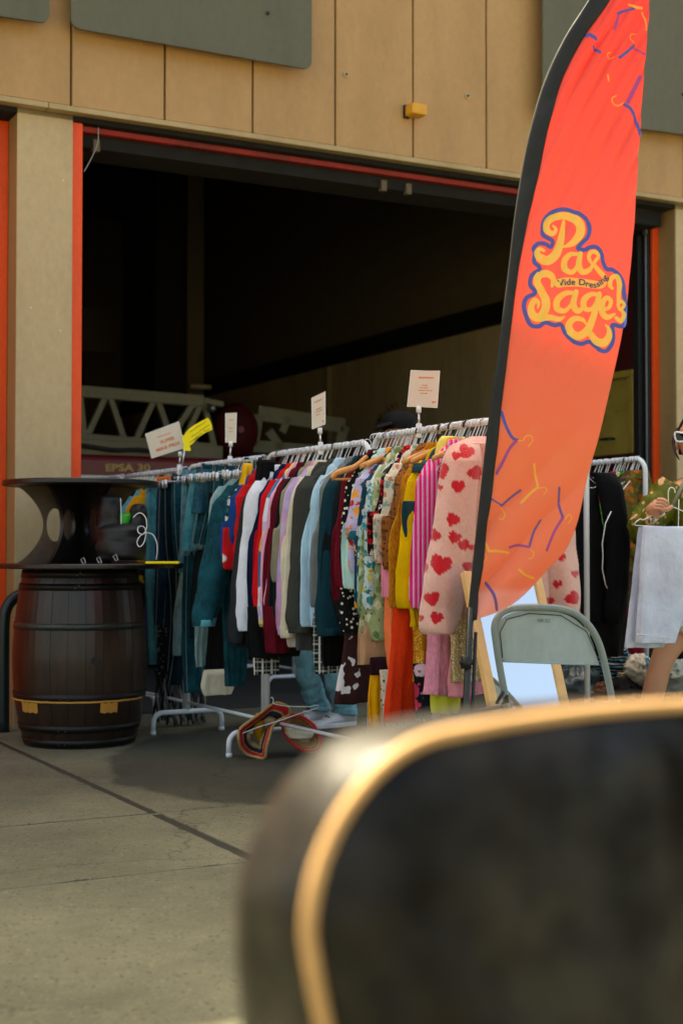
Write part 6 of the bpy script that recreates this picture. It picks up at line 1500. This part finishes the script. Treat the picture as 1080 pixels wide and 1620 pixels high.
for k, sg in enumerate((-1, 1)):
    st_ = wh_ + s_ * sg * .060 + face * .055 + ZV * .055; tubeloft('hair_strand', [st_, st_ + s_ * sg * .020 - ZV * .05, st_ + s_ * sg * .016 - ZV * .11, st_ - ZV * .15], [.006, .008, .006, .002], M['hair'], wr_, .1, n_=8)
# sunglasses
for sg in (-1, 1):
    e = wh_ + face * .096 + s_ * sg * .036 + ZV * .010
    lp2 = [e + s_ * sg * a - face * (abs(a + .0) * .25) + ZV * b for a, b in ((-.026, .014), (.0, .020), (.030, .024), (.034, .006), (.026, -.016), (.0, -.020), (-.022, -.014))]
    MB().tube([Vector(p) for p in spline([tuple(p) for p in lp2], 28, True)], .0045, 8, closed=True).build('sunglass_rim', M['rubber_white'], wr_, True)
    k = [Vector(p) for p in spline([tuple(p) for p in lp2], 28, True)]; MB().add(k, [tuple(range(28))]).build('sunglass_lens', simple('dark_lens', (12, 12, 14), .1, bump=0), wr_)
    MB().tube([e + s_ * sg * .034 + ZV * .012, e + s_ * sg * .042 - face * .09 + ZV * .01], .004, 6).build('sunglass_arm', M['rubber_white'], wr_)
jm = fab((92, 96, 22), 'floral', (210, 158, 112), (70, 80, 22), 12, rough=.45, c4=(92, 96, 22))
ringloft('jacket_body', [(hp2 + ZV * .10, .17, .13), (ch - ZV * .08, .185, .14), (ch + ZV * .06, .185, .135), (nk - ZV * .06, .15, .11), (nk - ZV * .01, .075, .07)], jm, wr_, amp=.02, seed=3)
for a, b, c in ((shL, elL, wrL), (shR, elR, wrR)):
    tubeloft('jacket_sleeve', [a + ZV * .0, a.lerp(b, .5), b, b.lerp(c, .5), b.lerp(c, .86)], [.075, .08, .075, .068, .045], jm, wr_, .16, 5)
    tubeloft('cuff', [b.lerp(c, .82), b.lerp(c, .97)], [.043, .040], cream, wr_, .5, 2, per=6)
ringloft('shorts', [(hp2 + ZV * .09, .165, .12), (hp2, .175, .13), (hp2 - ZV * .10, .18, .13)], cream, wr_, amp=.01)
tubeloft('shorts_leg', [hiL + ZV * .02, hiL.lerp(knL, .45)], [.105, .10], cream, wr_, .1); tubeloft('shorts_leg', [hiR + ZV * .02, hiR.lerp(knR, .45)], [.105, .10], cream, wr_, .1)
# collar / zip seam
MB().tube([nk + Vector((-.05, -.07, .0)), atY(1082, 760, WY - .12), atY(1075, 776, WY - .13), atY(1062, 800, WY - .14)], .008, 8).build('collar_edge', simple('grey_trim', (120, 120, 100), .5), wr_, True)
# hand closed on the hanger
HY = WY - .24
palm = [atY(x, y, HY) for x, y in ((1031, 806), (1038, 801), (1046, 800))]
MB().tube([wrL, palm[0], palm[1], palm[2], atY(1052, 802, HY)], [.026, .030, .032, .030, .016], 12).build('hand', M['skin'], wr_, True)
for k in range(4):
    o_ = k * 4.6; L = (1.0, 1.08, 1.0, .82)[k]
    f0 = [(1040 + k * -2.0, 791 + o_), (1048 - k * 1.6, 790.5 + o_ + .5), (1055 - k * 2.6, 796 + o_ * .95), (1052 - k * 2.6, 800 + o_ * .9)]
    pts = [atY(*f0[0], HY - .018), atY(f0[1][0], f0[1][1], HY - .030), atY(f0[2][0], f0[2][1], HY - .022), atY(f0[3][0], f0[3][1], HY + .0)]
    tubeloft('finger', pts, [.0105, .0100, .0090, .0072], M['skin'], wr_, n_=10, per=5)
tubeloft('thumb', [atY(1044, 806, HY - .02), atY(1052, 806, HY - .03), atY(1058, 804, HY - .03), atY(1063, 801, HY - .025)], [.013, .012, .0105, .008], M['skin'], wr_, n_=10, per=5)
# hanger held in the hand and the trousers on it
hh = thing('hanger', atY(1057, 800, HY), 'white wire hanger held by the woman at the right edge', 'hanger')
MB().tube([Vector(p) for p in spline([tuple(atY(x, y, HY - .005)) for x, y in ((1067, 780), (1066, 774), (1061, 771), (1057, 775), (1056, 785), (1057, 797), (1058, 803))], 24)], .0024, 6).build('hook', M['rubber_white'], hh, True)
MB().tube([Vector(p) for p in spline([tuple(atY(x, y, HY - .005)) for x, y in ((1058, 803), (1040, 809), (1018, 822), (1012, 821), (1004, 827), (1005, 831), (1020, 832), (1080, 835), (1140, 840), (1143, 834), (1110, 822), (1066, 803), (1058, 803))], 70)], .0024, 6).build('wire', M['rubber_white'], hh, True)
MB().tube([atY(1073, 790, HY - .005), atY(1072, 836, HY - .005)], .002, 6).build('clip_wire', M['rubber_white'], hh, True)
wt = thing('trousers', atY(1045, 840, HY), 'pale white trousers held up on a hanger at the right edge', 'trousers')
wtm = fab((206, 218, 234))
_U, _N = U, N
PH = atY(1045, 835, HY)
U, N = Vector((1, 0.05, 0)).normalized(), Vector((-.05, 1, 0)).normalized()
piece('leg_panel', [(834, 1012, 1128), (840, 1012, 1128), (900, 1004, 1090), (960, 997, 1078), (1020, 990, 1054), (1024, 991, 1053)], PH, wt, wtm, b=.018, dn=-.035, seed=3, fold=.014, kf=3)
piece('leg_panel', [(833, 1014, 1130), (840, 1014, 1130), (900, 1009, 1110), (960, 1006, 1084), (1012, 1003, 1067), (1016, 1004, 1066)], PH, wt, wtm, b=.020, dn=.01, seed=6, fold=.014, kf=3)
MB().tube([plane(x, y, PH - N * .034, N) for x, y in ((1022, 836), (1020, 870), (1018, 930), (1014, 1008))], .0012, 4).build('side_seam', M['rubber_white'], wt)
MB().tube([plane(x, y, PH - N * .034, N) for x, y in ((1006, 1003), (1030, 1006), (1064, 1009))], .0016, 4).build('hem_seam', M['rubber_white'], wt)
piece('leg_panel', [(836, 1080, 1134), (900, 1074, 1125), (960, 1068, 1110), (986, 1068, 1100), (990, 1070, 1098)], PH, wt, wtm, b=.02, dn=-.01, seed=8, fold=.006)
U, N = _U, _N

# ---------------------------------------------------------------- heap of goods at the right
def heap(name, label, cat, cx, cy, w_, h, Y, m, seed, amp=.35, d=.16, z0=None):
    c = atY(cx, cy, Y); sx = w_ / F_PX * Y / 2; sz = h / F_PX * Y / 2
    v = []; nn_, kk = 40, 26; R_ = []
    for i in range(1, kk):
        ph = PI * i / kk; ring = []
        for k in range(nn_):
            th = 2 * PI * k / nn_; dirv = Vector((math.sin(ph) * math.cos(th), math.sin(ph) * math.sin(th), math.cos(ph)))
            q = dirv * 2.1 + Vector((seed, seed * .5, 0)); r_ = 1 + amp * (1 - 2.2 * abs(noise.noise(q * 1.4))) * .6 + amp * .35 * (1 - 2 * abs(noise.noise(q * 3.5)))
            p = c + Vector((dirv.x * sx * r_, dirv.y * d * r_, dirv.z * sz * r_)); p.z = max(p.z, .004 + .002 * (k % 2)); ring.append(p)
        R_.append(ring)
    o = MB().ring(R_).build(name, m, None, True, loc=Vector((c.x, c.y, max(0, c.z - sz)))); tag(o, label, cat); return o
plas = simple('grey_plastic_film', (70, 84, 86), .18, var=.4, scale=12, bump=.6, bdist=.01, bscale=24)
heap('plastic_bag', 'crumpled dark grey plastic bag on the floor behind the chair', 'bag', 915, 1100, 80, 76, 7.3, plas, 1, .5)
heap('plastic_bag', 'crinkled clear plastic bag beside the white rack post', 'bag', 948, 1112, 44, 40, 7.15, simple('clear_film', (120, 128, 124), .15, var=.5, scale=20, bump=.8, bdist=.01, bscale=30), 5, .5)
heap('scarf', 'blue and black striped knitted scarf in a heap', 'scarf', 970, 1056, 46, 60, 7.3, fab((20, 30, 36), 'hstripes', (70, 120, 140), (20, 20, 24), 30, c4=(150, 160, 160)), 3, .5)
heap('shawl', 'cream fringed shawl bundled beside the striped scarf', 'shawl', 998, 1068, 50, 44, 7.2, fab((176, 166, 138), 'hstripes', (120, 110, 84), (200, 190, 160), 45, c4=(90, 84, 66)), 4, .5)
heap('cloth', 'white cloth with blue print behind the woman leg', 'cloth', 1012, 1060, 34, 40, 7.0, fab((206, 204, 190), 'spots', (60, 120, 150), scale=12), 8, .4)
heap('cloth', 'crumpled pale grey cloth on the floor at the right edge', 'cloth', 1075, 1082, 70, 56, 7.0, fab((150, 158, 150)), 9, .5)
heap('cloth', 'yellow and white folded cloth hanging behind the rack post', 'cloth', 953, 994, 44, 26, 7.4, fab((196, 156, 44), 'spots', (190, 186, 170), scale=9), 12, .5, .06)
heap('bag', 'black fabric bag on the floor behind the chair right leg', 'bag', 985, 1098, 56, 46, 7.0, black, 14, .25)
heap('shoe', 'brown suede shoe lying among the goods on the floor', 'shoe', 962, 1098, 50, 34, 7.1, simple('brown_suede', (92, 52, 28), .9), 16, .3)
heap('cloth', 'black cloth heap deep under the right rack', 'cloth', 940, 1060, 120, 90, 8.0, black, 18, .4)
heap('cloth', 'dark grey cloth heap behind the woman at the right', 'cloth', 1072, 1050, 60, 60, 7.9, char, 21, .4)

# ---------------------------------------------------------------- near leather chair back
E1 = Vector((.819, .574, 0)); G1 = Vector((-.574, .819, 0))
A0 = Vector((-.0225, .976, 0)); ZT = .884; CW = .58; T_ = .094
ac = thing('leather_chair', A0 + E1 * .25, 'black leather chair with tan piping, blurred close to the camera', 'chair')
def leather():
    t = NT('black_leather'); t.col((.018, .016, .013, 1)); t.b.inputs['Specular IOR Level'].default_value = .22
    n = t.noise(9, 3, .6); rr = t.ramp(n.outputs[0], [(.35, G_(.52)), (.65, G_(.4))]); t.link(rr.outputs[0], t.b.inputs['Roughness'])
    c = t.ramp(n.outputs[0], [(.42, (.003, .003, .0025, 1)), (.68, (.022, .016, .009, 1))]); t.col(c.outputs[0])  # brown patches in the base colour stand in for a warm reflected glow
    sp3 = t.ramp(t.noise(5, 3, .6).outputs[0], [(.4, G_(.03)), (.62, G_(.34))]); t.link(sp3.outputs[0], t.b.inputs['Specular IOR Level'])
    t.b.inputs['Sheen Weight'].default_value = .05; t.b.inputs['Sheen Roughness'].default_value = .35; t.b.inputs['Sheen Tint'].default_value = (1, .9, .75, 1)
    v = t.node('ShaderNodeTexVoronoi'); v.inputs['Scale'].default_value = 420; t.link(t.co, v.inputs[0]); w2 = t.noise(7, 4, .6)
    t.bump(v.outputs['Distance'], .25, .0008, t.bump(w2.outputs[0], .5, .02)); return t.m
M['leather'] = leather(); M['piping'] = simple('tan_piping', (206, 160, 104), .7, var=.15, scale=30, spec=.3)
def outline(inset=0.0, n_=14):
    """back outline in (a,z): rounded shoulders, sides drawing in a little towards the seat"""
    r_ = .118; pts = []; zt_ = ZT - inset
    arch = lambda a: .017 * math.sin(PI * min(1, max(0, a / CW)))
    lo = .42
    lefts = [(inset + .050, lo), (inset + .044, .55), (inset + .029, .63), (inset + .0165, .69), (inset + .007, .73)]
    pts += lefts
    for k in range(n_ + 1):
        t = PI - k / n_ * PI / 2; a_ = inset + r_ + (r_) * math.cos(t); pts.append((a_, zt_ - r_ + r_ * math.sin(t) + arch(a_)))
    for k in range(1, 12):
        a = inset + r_ + (CW - 2 * inset - 2 * r_) * k / 12; pts.append((a, zt_ + arch(a)))
    for k in range(n_ + 1):
        t = PI / 2 - k / n_ * PI / 2; a_ = CW - inset - r_ + r_ * math.cos(t); pts.append((a_, zt_ - r_ + r_ * math.sin(t) + arch(a_)))
    pts += [(CW - a, z) for a, z in reversed(lefts)]
    return pts
def aw(a, g, z): return A0 + E1 * a + G1 * (g * (1 + max(0, ZT - .06 - z) * 2.4)) + ZV * z
O1 = outline(0); n_ = len(O1); cxo = CW / 2; czo = .66
rings = []
for k, puf in ((.04, 1), (.25, .985), (.5, .94), (.68, .86), (.8, .74), (.88, .58), (.94, .36), (.975, .16), (.99, .04)): rings.append([aw(cxo + (a - cxo) * k, -.030 * puf + .0, czo + (z - czo) * k) for a, z in O1])
rings.append([aw(a, .004, z) for a, z in O1])
for g in (.02, .045, .07): rings.append([aw(cxo + (a - cxo) * (1 + .012 * math.sin(g / T_ * PI)), g, czo + (z - czo) * (1 + .012 * math.sin(g / T_ * PI))) for a, z in O1])
rings.append([aw(a, T_ - .004, z) for a, z in O1])
for k, puf in ((.985, .06), (.93, .22), (.7, .66), (.5, .86), (.04, 1)): rings.append([aw(cxo + (a - cxo) * k, T_ + .022 * puf, czo + (z - czo) * k) for a, z in O1])
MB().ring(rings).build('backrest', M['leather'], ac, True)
for g in (-.001,): MB().tube([aw(cxo + (a - cxo) * 1.004, g, czo + (z - czo) * 1.004) for a, z in O1], .0054, 10).build('piping', M['piping'], ac, True)
sv_ = [aw(CW / 2 + a, g, z) for z in (.34, .44) for a, g in ((-.25, -.5), (.25, -.5), (.24, .02), (-.24, .02))]
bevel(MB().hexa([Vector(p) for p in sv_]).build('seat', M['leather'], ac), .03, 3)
for a, g in ((.04, .06), (CW - .04, .06), (.03, -.46), (CW - .03, -.46)): MB().tube([aw(a, g, .35), Vector(aw(a, g, 0)) * 1.0], [.02, .014], 10).build('leg', M['blackmetal'], ac, True)
